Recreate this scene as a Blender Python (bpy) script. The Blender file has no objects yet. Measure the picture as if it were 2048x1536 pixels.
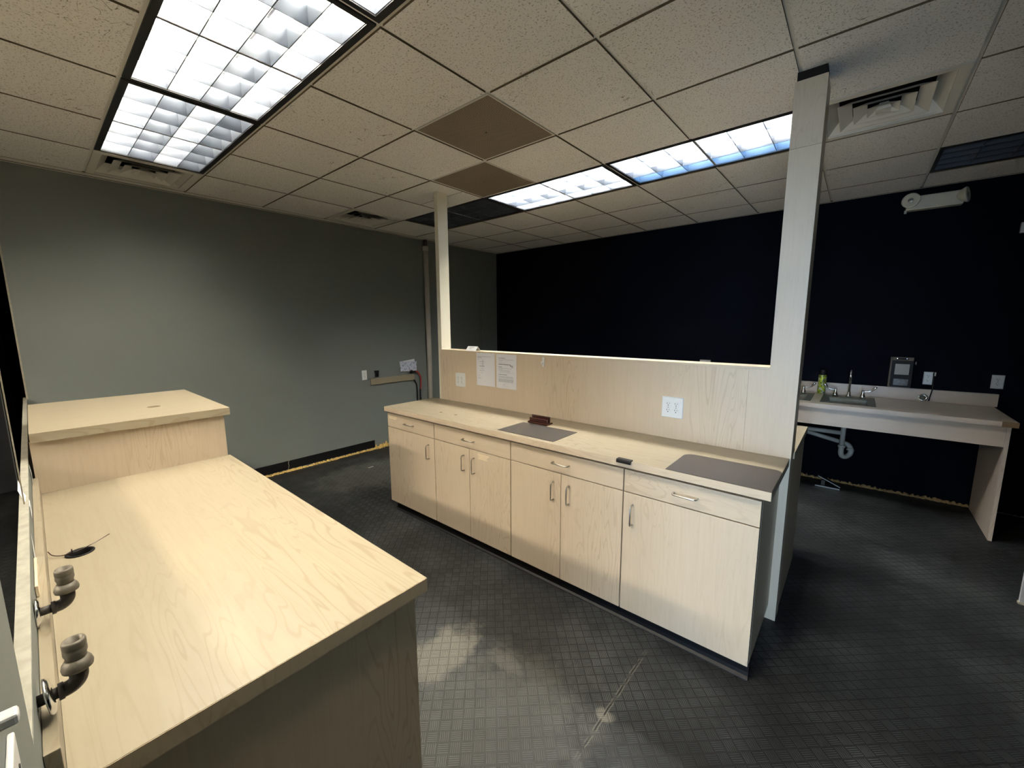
import bpy, bmesh, math, random
from mathutils import Vector, Matrix
S = bpy.context.scene
COL = S.collection
PI = math.pi
random.seed(7)
CZ = 1.598            # camera height
H = 2.7515            # ceiling height
T = 0.6096            # ceiling module
U0, V0 = -1.53313, 1.63256

# ------------------------------------------------------------------ materials
def nt(name):
    m = bpy.data.materials.new(name); m.use_nodes = True
    t = m.node_tree; b = t.nodes['Principled BSDF']
    return m, t, b
def node(t, kind, **kw):
    n = t.nodes.new(kind)
    for k, v in kw.items():
        if k in n.inputs.keys(): n.inputs[k].default_value = v
        else: setattr(n, k, v)
    return n
def math_(t, op, a, b=None, c=None, clamp=False):
    n = t.nodes.new('ShaderNodeMath'); n.operation = op; n.use_clamp = clamp
    for i, x in enumerate((a, b, c)):
        if x is None: continue
        if isinstance(x, (int, float)): n.inputs[i].default_value = x
        else: t.links.new(x, n.inputs[i])
    return n.outputs[0]
def mix(t, f, a, b):
    n = t.nodes.new('ShaderNodeMix'); n.data_type = 'RGBA'
    for s, x in ((0, f), (6, a), (7, b)):
        if isinstance(x, (int, float)): n.inputs[s].default_value = x
        elif isinstance(x, tuple): n.inputs[s].default_value = (*x, 1) if len(x) == 3 else x
        else: t.links.new(x, n.inputs[s])
    return n.outputs[2]
def ramp(t, f, p0, p1):
    n = t.nodes.new('ShaderNodeMapRange'); n.interpolation_type = 'SMOOTHSTEP'
    t.links.new(f, n.inputs[0]); n.inputs[1].default_value = p0; n.inputs[2].default_value = p1
    return n.outputs[0]
def coords(t, scale=(1, 1, 1), rand=True, rot=0.0):
    tc = t.nodes.new('ShaderNodeTexCoord'); mp = t.nodes.new('ShaderNodeMapping')
    mp.inputs['Scale'].default_value = scale; mp.inputs['Rotation'].default_value = (0, 0, rot)
    src = tc.outputs['Object']
    if rand:
        oi = t.nodes.new('ShaderNodeObjectInfo'); add = t.nodes.new('ShaderNodeVectorMath'); add.operation = 'ADD'
        cm = t.nodes.new('ShaderNodeCombineXYZ')
        a = math_(t, 'MULTIPLY', oi.outputs['Random'], 7.3); b = math_(t, 'MULTIPLY', oi.outputs['Random'], 13.7)
        t.links.new(a, cm.inputs[0]); t.links.new(b, cm.inputs[1]); t.links.new(a, cm.inputs[2])
        t.links.new(src, add.inputs[0]); t.links.new(cm.outputs[0], add.inputs[1]); src = add.outputs[0]
    t.links.new(src, mp.inputs[0])
    return mp.outputs[0]
def noise(t, vec, scale, detail=2.0, rough=0.5, dist=0.0):
    n = node(t, 'ShaderNodeTexNoise', Scale=scale, Detail=detail, Roughness=rough, Distortion=dist)
    t.links.new(vec, n.inputs['Vector']); return n.outputs['Fac']
def bump(t, b, h, strength=0.2, dist=0.01):
    n = node(t, 'ShaderNodeBump', Strength=strength, Distance=dist)
    t.links.new(h, n.inputs['Height']); t.links.new(n.outputs[0], b.inputs['Normal'])
def plain(name, col, rough=0.5, metal=0.0, var=0.06, scale=30, bmp=0.0, spec=0.5, coat=0.0):
    m, t, b = nt(name)
    v = coords(t, rand=False)
    n = noise(t, v, scale, 3)
    dark = tuple(c * (1 - var) for c in col); lite = tuple(min(1, c * (1 + var)) for c in col)
    t.links.new(mix(t, n, dark, lite), b.inputs['Base Color'])
    b.inputs['Roughness'].default_value = rough; b.inputs['Metallic'].default_value = metal
    b.inputs['Specular IOR Level'].default_value = spec; b.inputs['Coat Weight'].default_value = coat
    if bmp: bump(t, b, n, bmp, 0.002)
    return m
def wood(name, axis, base, dark, rough=0.38, contrast=1.0):
    """maple laminate, grain along axis 0/1/2"""
    m, t, b = nt(name)
    sc = [1.0, 1.0, 1.0]; sc[axis] = 0.11
    v = coords(t, tuple(sc))
    n1 = noise(t, v, 10.5, 2, 0.45, 0.5)                     # big cathedral field
    lines = math_(t, 'SINE', math_(t, 'MULTIPLY', n1, 100.0))
    lines = ramp(t, lines, 0.6, 1.0)
    patch = ramp(t, noise(t, v, 2.3, 1), 0.42, 0.62)
    lines = math_(t, 'MULTIPLY', lines, math_(t, 'MULTIPLY_ADD', patch, 0.75, 0.10))
    sc2 = [1.0, 1.0, 1.0]; sc2[axis] = 0.05
    v2 = coords(t, tuple(sc2))
    st = ramp(t, noise(t, v2, 70, 4, 0.65), 0.35, 0.75)
    cloud = noise(t, v, 3.0, 2)
    f = math_(t, 'ADD', math_(t, 'MULTIPLY', lines, 0.62 * contrast), math_(t, 'MULTIPLY', st, 0.22 * contrast))
    f = math_(t, 'ADD', f, math_(t, 'MULTIPLY', math_(t, 'SUBTRACT', cloud, 0.5), 0.35), clamp=True)
    col = mix(t, f, base, dark)
    v3 = coords(t)                                            # small scuffs and stains
    sp = ramp(t, noise(t, v3, 22, 5, 0.75), 0.735, 0.80)
    col = mix(t, math_(t, 'MULTIPLY', sp, 0.25), col, tuple(c * 0.55 for c in dark))
    t.links.new(col, b.inputs['Base Color'])
    b.inputs['Roughness'].default_value = rough
    bump(t, b, st, 0.03, 0.001)
    return m
def emit(name, col, strength):
    m, t, b = nt(name)
    b.inputs['Base Color'].default_value = (0.9, 0.9, 0.9, 1)
    b.inputs['Emission Color'].default_value = (*col, 1); b.inputs['Emission Strength'].default_value = strength
    return m

WB, WD = (0.345, 0.298, 0.21), (0.25, 0.20, 0.125)  # tops toned darker than the same laminate elsewhere, offsetting strong lamp light
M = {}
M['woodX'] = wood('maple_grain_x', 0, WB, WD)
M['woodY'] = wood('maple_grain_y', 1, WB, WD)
VB, VD = (0.56, 0.465, 0.345), (0.415, 0.325, 0.225)  # same laminate, lightened on fronts to make up for weak light
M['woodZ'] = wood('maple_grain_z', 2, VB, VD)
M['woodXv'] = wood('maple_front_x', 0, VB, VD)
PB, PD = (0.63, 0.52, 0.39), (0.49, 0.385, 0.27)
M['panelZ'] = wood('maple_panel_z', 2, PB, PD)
M['sinkX'] = wood('worn_maple_x', 0, (0.60, 0.50, 0.40), (0.47, 0.375, 0.285), 0.3)
M['sinkZ'] = wood('worn_maple_z', 2, (0.62, 0.53, 0.44), (0.48, 0.395, 0.315), 0.4)
M['particle'] = plain('bare_particle_board', (0.20, 0.13, 0.065), 0.8, var=0.35, scale=160, bmp=0.3)
M['carcass'] = wood('maple_side_z', 2, (0.52, 0.41, 0.27), (0.38, 0.28, 0.17))  # same maple, darker tone put in for sides facing away from light
M['gap'] = plain('dark_gap', (0.012, 0.008, 0.006), 0.9)
M['black'] = plain('black_vinyl', (0.005, 0.005, 0.006), 0.5, spec=0.25)
M['blackmatte'] = plain('black_plastic', (0.007, 0.007, 0.008), 0.5, spec=0.2)
M['chrome'] = plain('chrome', (0.78, 0.78, 0.77), 0.16, 1.0, 0.03)
M['nickel'] = plain('brushed_nickel', (0.60, 0.57, 0.52), 0.3, 1.0, 0.05)
M['basin'] = plain('dull_sink_steel', (0.20, 0.21, 0.185), 0.5, 0.7, 0.15, 50)
M['steel'] = plain('stainless_steel', (0.42, 0.43, 0.40), 0.35, 1.0, 0.1, 60)
M['white'] = plain('white_plastic', (0.80, 0.82, 0.82), 0.35, var=0.02)
M['ivory'] = plain('ivory_plastic', (0.62, 0.58, 0.46), 0.45, var=0.04)
M['paper'] = plain('paper', (0.78, 0.79, 0.84), 0.75, var=0.03, scale=14)
M['ink'] = plain('ink', (0.16, 0.17, 0.20), 0.8)
M['inksoft'] = plain('ink_grey', (0.42, 0.44, 0.50), 0.8)
M['slot'] = plain('slot_dark', (0.03, 0.03, 0.03), 0.6)
M['post'] = plain('cream_post_paint', (0.72, 0.70, 0.58), 0.5, var=0.04, scale=6)
M['pvc'] = plain('old_pvc', (0.52, 0.49, 0.43), 0.45, var=0.12, scale=9)
M['trappvc'] = plain('grey_pvc', (0.42, 0.41, 0.36), 0.5, var=0.1)
M['iron'] = plain('black_iron_pipe', (0.045, 0.040, 0.036), 0.5, 0.3, 0.5, 120, 0.25)
M['ironworn'] = plain('worn_iron_pipe', (0.16, 0.145, 0.115), 0.55, 0.4, 0.4, 90, 0.25)
M['red'] = plain('red_rubber', (0.38, 0.035, 0.03), 0.5)
M['mat'] = plain('charcoal_mat', (0.040, 0.036, 0.034), 0.33, var=0.25, scale=18)
M['pad'] = plain('brown_pad', (0.034, 0.025, 0.021), 0.45, var=0.2, scale=22, bmp=0.1)
M['mahogany'] = plain('mahogany', (0.040, 0.010, 0.007), 0.25, var=0.3, scale=40, coat=0.4)
M['cap'] = plain('light_cap', (0.58, 0.49, 0.36), 0.45, var=0.05)
M['tape'] = plain('tape_residue', (0.78, 0.66, 0.46), 0.6, var=0.05)
M['foam'] = plain('yellow_adhesive', (0.62, 0.43, 0.14), 0.9, var=0.4, scale=60, bmp=0.8)
M['foamdim'] = plain('brown_adhesive', (0.36, 0.24, 0.10), 0.9, var=0.45, scale=60, bmp=0.8)
M['green'] = None
M['reflector'] = plain('lamp_reflector', (0.78, 0.84, 0.92), 0.4, var=0.02)
M['blade'] = plain('louver_aluminium', (0.085, 0.099, 0.125), 0.3, 0.0, 0.03)
M['rim'] = plain('lamp_rim_black', (0.010, 0.010, 0.011), 0.5)
M['tubeoff'] = plain('dead_lamp_tube', (0.55, 0.56, 0.56), 0.3)
LAMP = 54.0
M['tube'] = emit('lit_lamp_tube', (1.0, 0.89, 0.71), LAMP)
M['tubefill'] = emit('added_fill_tube_entry', (1.0, 0.87, 0.68), LAMP * 4.8)  # extra strong tubes for the added fill lamp only
M['tubecool'] = emit('lit_lamp_tube_cool', (1.0, 0.94, 0.82), LAMP * 2.0)
M['tubesky'] = emit('lamp_tube_sky_tint', (0.30, 0.62, 1.0), LAMP * 0.7)  # blue glow stands in for sky reflected in the fixture
M['vent'] = plain('vent_enamel', (0.76, 0.73, 0.66), 0.45, var=0.06, scale=12)
M['navy'] = None

def mk_tile():
    m, t, b = nt('fissured_ceiling_tile')
    v = coords(t, rand=False)
    base = mix(t, noise(t, v, 1.3, 2), (0.84, 0.815, 0.775), (0.90, 0.88, 0.84))
    pits = ramp(t, noise(t, v, 130, 2, 0.65), 0.57, 0.66)
    w = noise(t, v, 3.1, 3, 0.55, 1.2)
    ln = math_(t, 'ABSOLUTE', math_(t, 'SUBTRACT', math_(t, 'FRACT', math_(t, 'MULTIPLY', w, 9.0)), 0.5))
    ln = ramp(t, ln, 0.03, 0.006)
    gate = ramp(t, noise(t, v, 2.2, 2), 0.52, 0.60)
    brk = ramp(t, noise(t, v, 26, 2), 0.47, 0.56)
    fis = math_(t, 'MULTIPLY', math_(t, 'MULTIPLY', ln, gate), brk)
    d = math_(t, 'MAXIMUM', math_(t, 'MULTIPLY', pits, 0.62), math_(t, 'MULTIPLY', fis, 0.9))
    t.links.new(mix(t, d, base, (0.22, 0.17, 0.11)), b.inputs['Base Color'])
    b.inputs['Roughness'].default_value = 0.95; b.inputs['Specular IOR Level'].default_value = 0.1
    bump(t, b, math_(t, 'SUBTRACT', 1.0, d), 0.35, 0.003)
    return m
M['tile'] = mk_tile()
M['tee'] = plain('ceiling_grid_enamel', (0.76, 0.735, 0.67), 0.5, var=0.04)

def mk_mesh():
    m, t, b = nt('perforated_panel')
    v = coords(t, (1, 1, 1), False)
    sx = node(t, 'ShaderNodeSeparateXYZ'); t.links.new(v, sx.inputs[0])
    def cell(o): return math_(t, 'SUBTRACT', math_(t, 'FRACT', math_(t, 'MULTIPLY', o, 95.0)), 0.5)
    a, c = cell(sx.outputs[0]), cell(sx.outputs[1])
    r = math_(t, 'SQRT', math_(t, 'ADD', math_(t, 'MULTIPLY', a, a), math_(t, 'MULTIPLY', c, c)))
    hole = ramp(t, r, 0.36, 0.28)
    base = mix(t, noise(t, v, 4, 3), (0.27, 0.215, 0.155), (0.33, 0.265, 0.19))
    t.links.new(mix(t, hole, base, (0.03, 0.022, 0.015)), b.inputs['Base Color'])
    b.inputs['Roughness'].default_value = 0.6
    bump(t, b, math_(t, 'SUBTRACT', 1.0, hole), 0.4, 0.002)
    return m
M['perf'] = mk_mesh()

def mk_floor():
    m, t, b = nt('rubber_floor_tread')
    v = coords(t, (1, 1, 1), False, math.radians(-43))
    sx = node(t, 'ShaderNodeSeparateXYZ'); t.links.new(v, sx.inputs[0])
    x = math_(t, 'DIVIDE', sx.outputs[0], 0.0456); y = math_(t, 'DIVIDE', sx.outputs[1], 0.0456)
    fx, fy = math_(t, 'FRACT', x), math_(t, 'FRACT', y)
    par = math_(t, 'MODULO', math_(t, 'ADD', math_(t, 'ADD', math_(t, 'FLOOR', x), math_(t, 'FLOOR', y)), 1000.0), 2.0)
    par = math_(t, 'ROUND', par)
    s = math_(t, 'ADD', math_(t, 'MULTIPLY', fx, par), math_(t, 'MULTIPLY', fy, math_(t, 'SUBTRACT', 1.0, par)))
    q = math_(t, 'ADD', math_(t, 'MULTIPLY', fy, par), math_(t, 'MULTIPLY', fx, math_(t, 'SUBTRACT', 1.0, par)))
    rid = math_(t, 'COSINE', math_(t, 'MULTIPLY', math_(t, 'SUBTRACT', s, 0.5), 2 * PI * 5.9))
    rid = ramp(t, rid, -0.1, 0.75)
    def inside(o, w): return ramp(t, math_(t, 'ABSOLUTE', math_(t, 'SUBTRACT', o, 0.5)), w + 0.03, w - 0.03)
    rid = math_(t, 'MULTIPLY', rid, math_(t, 'MULTIPLY', inside(s, 0.455), inside(q, 0.445)))
    w = coords(t, (1, 1, 1), False)
    wear = ramp(t, noise(t, w, 1.6, 5, 0.62), 0.40, 0.75)
    fine = noise(t, w, 9, 5, 0.7)
    # dusty patches left on the floor: in front of the left counter end and along the walls
    def blob(cx, cy, rx, ry):
        sw = node(t, 'ShaderNodeSeparateXYZ'); t.links.new(w, sw.inputs[0])
        a = math_(t, 'DIVIDE', math_(t, 'SUBTRACT', sw.outputs[0], cx), rx)
        c = math_(t, 'DIVIDE', math_(t, 'SUBTRACT', sw.outputs[1], cy), ry)
        d = math_(t, 'SQRT', math_(t, 'ADD', math_(t, 'MULTIPLY', a, a), math_(t, 'MULTIPLY', c, c)))
        d = math_(t, 'ADD', d, math_(t, 'MULTIPLY', math_(t, 'SUBTRACT', fine, 0.5), 1.5))
        return ramp(t, d, 1.05, 0.45)
    dust = math_(t, 'MAXIMUM', blob(-1.42, 1.13, 0.17, 0.26), math_(t, 'MULTIPLY', blob(-1.15, 1.30, 0.16, 0.07), 0.45))
    dust = math_(t, 'MAXIMUM', dust, math_(t, 'MULTIPLY', blob(-0.66, 1.36, 0.05, 0.04), 1.0))
    dust = math_(t, 'MAXIMUM', dust, math_(t, 'MULTIPLY', blob(-3.9, 2.3, 0.5, 0.7), 0.30))
    dust = math_(t, 'MAXIMUM', dust, math_(t, 'MULTIPLY', blob(-1.0, 0.95, 0.55, 0.6), 0.32))
    sw = node(t, 'ShaderNodeSeparateXYZ'); t.links.new(w, sw.inputs[0])
    cx = math_(t, 'ABSOLUTE', math_(t, 'SUBTRACT', math_(t, 'ADD', sw.outputs[0], math_(t, 'MULTIPLY', fine, 0.012)), -0.656))
    cy = math_(t, 'ABSOLUTE', math_(t, 'SUBTRACT', sw.outputs[1], 1.46))
    span = math_(t, 'MULTIPLY', ramp(t, cy, 0.36, 0.26), ramp(t, noise(t, w, 17, 2), 0.38, 0.48))
    cutd = math_(t, 'MULTIPLY', ramp(t, cx, 0.0045, 0.0025), span); cutl = math_(t, 'MULTIPLY', ramp(t, cx, 0.010, 0.006), span)
    base = mix(t, wear, (0.009, 0.0095, 0.010), (0.026, 0.027, 0.028))
    top = mix(t, wear, (0.028, 0.031, 0.032), (0.120, 0.132, 0.132))
    col = mix(t, rid, base, top)
    col = mix(t, math_(t, 'MULTIPLY', dust, 0.62), col, mix(t, rid, (0.16, 0.155, 0.13), (0.34, 0.32, 0.26)))
    col = mix(t, math_(t, 'MULTIPLY', cutl, 0.5), col, (0.22, 0.21, 0.17)); col = mix(t, cutd, col, (0.012, 0.012, 0.012))
    t.links.new(col, b.inputs['Base Color'])
    t.links.new(math_(t, 'MULTIPLY_ADD', fine, 0.3, 0.38), b.inputs['Roughness'])
    b.inputs['Specular IOR Level'].default_value = 0.35
    bump(t, b, rid, 0.8, 0.003)
    return m
M['floor'] = mk_floor()

def paint(name, c0, c1, rough, bm=0.08, spec=0.5):
    m, t, b = nt(name)
    v = coords(t, rand=False)
    t.links.new(mix(t, noise(t, v, 1.1, 3), c0, c1), b.inputs['Base Color'])
    b.inputs['Roughness'].default_value = rough; b.inputs['Specular IOR Level'].default_value = spec
    bump(t, b, noise(t, v, 130, 2), bm, 0.004)
    return m
M['grey'] = paint('grey_wall_paint', (0.168, 0.188, 0.176), (0.192, 0.214, 0.200), 0.62)
M['navy'] = paint('near_black_navy_paint', (0.0010, 0.0019, 0.0055), (0.0016, 0.0029, 0.008), 0.75, 0.05, 0.07)
M['blackwall'] = paint('black_wall_paint', (0.006, 0.0065, 0.009), (0.009, 0.010, 0.013), 0.6)
M['greytrim'] = plain('grey_cap_dusty', (0.30, 0.29, 0.24), 0.8, var=0.35, scale=40)
M['bead'] = plain('raw_corner_bead', (0.34, 0.31, 0.24), 0.7, var=0.3, scale=50)
M['beaddim'] = plain('painted_bead', (0.16, 0.16, 0.155), 0.7, var=0.2)

def mk_can():
    m, t, b = nt('spray_can_label')
    v = coords(t, (1, 1, 1), False)
    n1 = ramp(t, noise(t, v, 55, 2), 0.52, 0.56); n2 = ramp(t, noise(t, v, 38, 2, 0.5, 0.4), 0.55, 0.58)
    c = mix(t, n2, (0.42, 0.50, 0.03), (0.55, 0.58, 0.50)); c = mix(t, math_(t, 'MULTIPLY', n1, 0.8), c, (0.06, 0.09, 0.02))
    t.links.new(c, b.inputs['Base Color']); b.inputs['Roughness'].default_value = 0.3
    return m
M['can'] = mk_can()
def mk_bill():
    m, t, b = nt('printed_card')
    v = coords(t, (1, 1, 1), False)
    n = ramp(t, noise(t, v, 38, 3), 0.5, 0.62)
    t.links.new(mix(t, math_(t, 'MULTIPLY', n, 0.75), (0.62, 0.66, 0.78), (0.22, 0.27, 0.38)), b.inputs['Base Color'])
    b.inputs['Roughness'].default_value = 0.6
    return m
M['card'] = mk_bill()

# ------------------------------------------------------------------ mesh helpers
def BM(): return bmesh.new()
def box(bm, x0, x1, y0, y1, z0, z1, bev=0.0, seg=2, mi=0):
    vs = [bm.verts.new(p) for p in ((x0, y0, z0), (x1, y0, z0), (x1, y1, z0), (x0, y1, z0), (x0, y0, z1), (x1, y0, z1), (x1, y1, z1), (x0, y1, z1))]
    fs = [bm.faces.new([vs[i] for i in f]) for f in ((0, 3, 2, 1), (4, 5, 6, 7), (0, 1, 5, 4), (1, 2, 6, 5), (2, 3, 7, 6), (3, 0, 4, 7))]
    for f in fs: f.material_index = mi
    if bev:
        es = set(e for f in fs for e in f.edges)
        bmesh.ops.bevel(bm, geom=list(es), offset=bev, segments=seg, affect='EDGES', profile=0.5)
    return vs
def prism(bm, pts, lo, hi, axis=1, bev=0.0):
    """outline pts (a,b) in the plane across axis, extruded lo..hi; axis 0: (y,z) 1: (x,z) 2: (x,y)"""
    def P(p, h): return ((h, p[0], p[1]), (p[0], h, p[1]), (p[0], p[1], h))[axis]
    A = [bm.verts.new(P(p, lo)) for p in pts]; B = [bm.verts.new(P(p, hi)) for p in pts]
    n = len(pts); fs = [bm.faces.new(A), bm.faces.new(B[::-1])]
    for i in range(n): fs.append(bm.faces.new((A[i], B[i], B[(i + 1) % n], A[(i + 1) % n])))
    bmesh.ops.recalc_face_normals(bm, faces=fs)
    if bev:
        es = [e for f in fs[:2] for e in f.edges]
        bmesh.ops.bevel(bm, geom=es, offset=bev, segments=2, affect='EDGES', profile=0.5)
def tube(bm, pts, r, n=12, cap=True, smooth=True):
    """swept tube along pts; r scalar or list"""
    pts = [Vector(p) for p in pts]; R = r if isinstance(r, (list, tuple)) else [r] * len(pts)
    rings = []; up = None
    for i, p in enumerate(pts):
        d = (pts[min(i + 1, len(pts) - 1)] - pts[max(i - 1, 0)]).normalized()
        if up is None:
            up = Vector((0, 0, 1)) if abs(d.z) < 0.9 else Vector((1, 0, 0))
        a = d.cross(up); a.normalize(); b = a.cross(d); up = b
        rings.append([bm.verts.new(p + (a * math.cos(2 * PI * k / n) + b * math.sin(2 * PI * k / n)) * R[i]) for k in range(n)])
    fs = []
    for i in range(len(rings) - 1):
        for k in range(n): fs.append(bm.faces.new((rings[i][k], rings[i][(k + 1) % n], rings[i + 1][(k + 1) % n], rings[i + 1][k])))
    for f in fs: f.smooth = smooth
    if cap: fs.append(bm.faces.new(rings[0][::-1])); fs.append(bm.faces.new(rings[-1]))
    bmesh.ops.recalc_face_normals(bm, faces=fs)
def curve(pts, k=6):
    """Catmull-Rom through pts"""
    P = [Vector(p) for p in pts]; P = [P[0] * 2 - P[1]] + P + [P[-1] * 2 - P[-2]]
    out = []
    for i in range(1, len(P) - 2):
        for j in range(k):
            t = j / k; a, b, c, d = P[i - 1], P[i], P[i + 1], P[i + 2]
            out.append(0.5 * ((2 * b) + (c - a) * t + (2 * a - 5 * b + 4 * c - d) * t * t + (3 * b - a - 3 * c + d) * t ** 3))
    out.append(P[-2]); return out
def lathe(bm, prof, base=(0, 0, 0), axis=(0, 0, 1), n=24, smooth=True):
    """prof list (r, h) along axis"""
    ax = Vector(axis).normalized(); ref = Vector((1, 0, 0)) if abs(ax.x) < 0.9 else Vector((0, 1, 0))
    a = ax.cross(ref).normalized(); b = ax.cross(a); base = Vector(base)
    rings = [[bm.verts.new(base + ax * h + (a * math.cos(2 * PI * k / n) + b * math.sin(2 * PI * k / n)) * max(r, 1e-5)) for k in range(n)] for r, h in prof]
    fs = []
    for i in range(len(rings) - 1):
        for k in range(n): fs.append(bm.faces.new((rings[i][k], rings[i][(k + 1) % n], rings[i + 1][(k + 1) % n], rings[i + 1][k])))
    for f in fs: f.smooth = smooth
    fs.append(bm.faces.new(rings[0][::-1])); fs.append(bm.faces.new(rings[-1]))
    bmesh.ops.recalc_face_normals(bm, faces=fs)
def root_of(o):
    while o.parent: o = o.parent
    return o
def obj(name, bm, mats, parent=None, world=True, label=None):
    me = bpy.data.meshes.new(name); o = bpy.data.objects.new(name, me)
    if parent is not None:
        if world: bmesh.ops.translate(bm, verts=bm.verts, vec=-root_of(parent).location)
        o.parent = parent
    bm.normal_update(); bm.to_mesh(me); bm.free()
    for m in (mats if isinstance(mats, (list, tuple)) else (mats,)): me.materials.append(m)
    COL.objects.link(o)
    if label: o['label'] = label
    return o
def thing(name, label, cat, loc=(0, 0, 0), rotz=0.0, group=None):
    o = bpy.data.objects.new(name, None); COL.objects.link(o)
    o.empty_display_size = 0.05; o.location = loc; o.rotation_euler = (0, 0, rotz)
    o['label'] = label; o['category'] = cat
    if group: o['group'] = group
    return o
def tag(o, label, cat, group=None, kind=None):
    o['label'] = label; o['category'] = cat
    if group: o['group'] = group
    if kind: o['kind'] = kind
    return o
def single(name, bm, m, label, cat, group=None, loc=None):
    """a thing that is one mesh; its origin moved to loc"""
    if loc is not None: bmesh.ops.translate(bm, verts=bm.verts, vec=-Vector(loc))
    o = obj(name, bm, m)
    if loc is not None: o.location = loc
    return tag(o, label, cat, group)
def struct(name, bm, m, parent=None):
    o = obj(name, bm, m, parent); o['kind'] = 'structure'; return o
def bx(*a, bev=0.0):
    bm = BM(); box(bm, *a, bev=bev); return bm

# ------------------------------------------------------------------ setting
GX, BY, PY = -4.685, 5.145, -0.055
YE = -5.0                                  # entry wall with the daylight window
struct('floor', bx(-15.2, 4.2, YE - 0.2, BY + 0.15, -0.1, 0.0), M['floor'])
struct('floor_bounce', bx(-2.1, 4.0, YE, PY - 0.141, 0.0002, 0.004), plain('bounce_floor_pale', (0.72, 0.67, 0.58), 0.4, var=0.1, scale=5))  # pale unseen floor sheet added to bounce light up to the ceiling
struct('wall_left', bx(GX - 0.12, GX, PY, BY, 0, H + 0.1), M['grey'])
struct('wall_back', bx(GX - 0.12, 4.2, BY, BY + 0.12, 0, H + 0.1), M['navy'])
struct('wall_right', bx(4.0, 4.12, YE, BY, 0, H + 0.1), M['blackwall'])
wf = struct('wall_front', bx(GX - 0.12, -0.77, PY - 0.0175, PY, 0, 1.06), M['grey'])
struct('trim_1', bx(GX - 0.12, -0.772, PY - 0.0195, PY - 0.0005, 1.06, 1.0635), M['greytrim'])
struct('wall_jamb', bx(-0.77, -0.44, PY - 0.14, PY, 0, H + 0.1), M['grey'])
struct('wall_near', bx(0.42, 4.0, PY - 0.14, PY, 0, H + 0.1), M['blackwall'])  # unseen wall, its edge set to keep daylight off the right floor
struct('wall_shade_header', bx(-0.4395, 0.4195, PY - 0.14, PY, 2.06, H + 0.1), M['blackwall'])  # unseen header added to keep daylight off the column top
struct('wall_light_block', bx(-0.77, -0.63, YE, PY - 0.1405, 0, H), M['blackwall'])  # unseen wall added to block window daylight from the left side
for i, (x, y) in enumerate(((-6.20, -0.225), (-9.72, -0.262), (-13.45, -0.225))):
    struct('wall_far_%d' % (i + 1), bx(x - 0.12, x, -3.2, y, 0, H), M['blackwall'])
    struct('trim_%d' % (i + 2), bx(x - 0.12, x + 0.004, y - 0.004, y + 0.004, 0, H), M['beaddim'])
struct('wall_end', bx(-15.2, -15.1, YE, 0.6, 0, H), M['blackwall'])
struct('wall_side', bx(-15.2, GX - 0.12, 0.5, 0.6, 0, H), M['blackwall'])
# entry wall with one broad window opening
b_ = BM(); prism(b_, [(-15.2, 0), (4.2, 0), (4.2, H + 0.1), (-15.2, H + 0.1)], YE - 0.15, YE - 0.149, 1); b_.free()
WX0, WX1, WZ0, WZ1 = -0.25, 1.75, 0.25, 2.25
b_ = BM()
box(b_, -15.2, WX0, YE - 0.15, YE, 0, H + 0.1); box(b_, WX1, 4.2, YE - 0.15, YE, 0, H + 0.1)
box(b_, WX0, WX1, YE - 0.15, YE, 0, WZ0); box(b_, WX0, WX1, YE - 0.15, YE, WZ1, H + 0.1)
struct('wall_entry', b_, M['blackwall'])
b_ = BM()
for x in (WX0, (WX0 + WX1) / 2 - 0.025, WX1 - 0.05): box(b_, x, x + 0.05, YE - 0.1, YE - 0.04, WZ0, WZ1)
for z in (WZ0, WZ1 - 0.05): box(b_, WX0, WX1, YE - 0.1, YE - 0.04, z, z + 0.05)
struct('window_1', b_, M['steel'])

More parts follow.
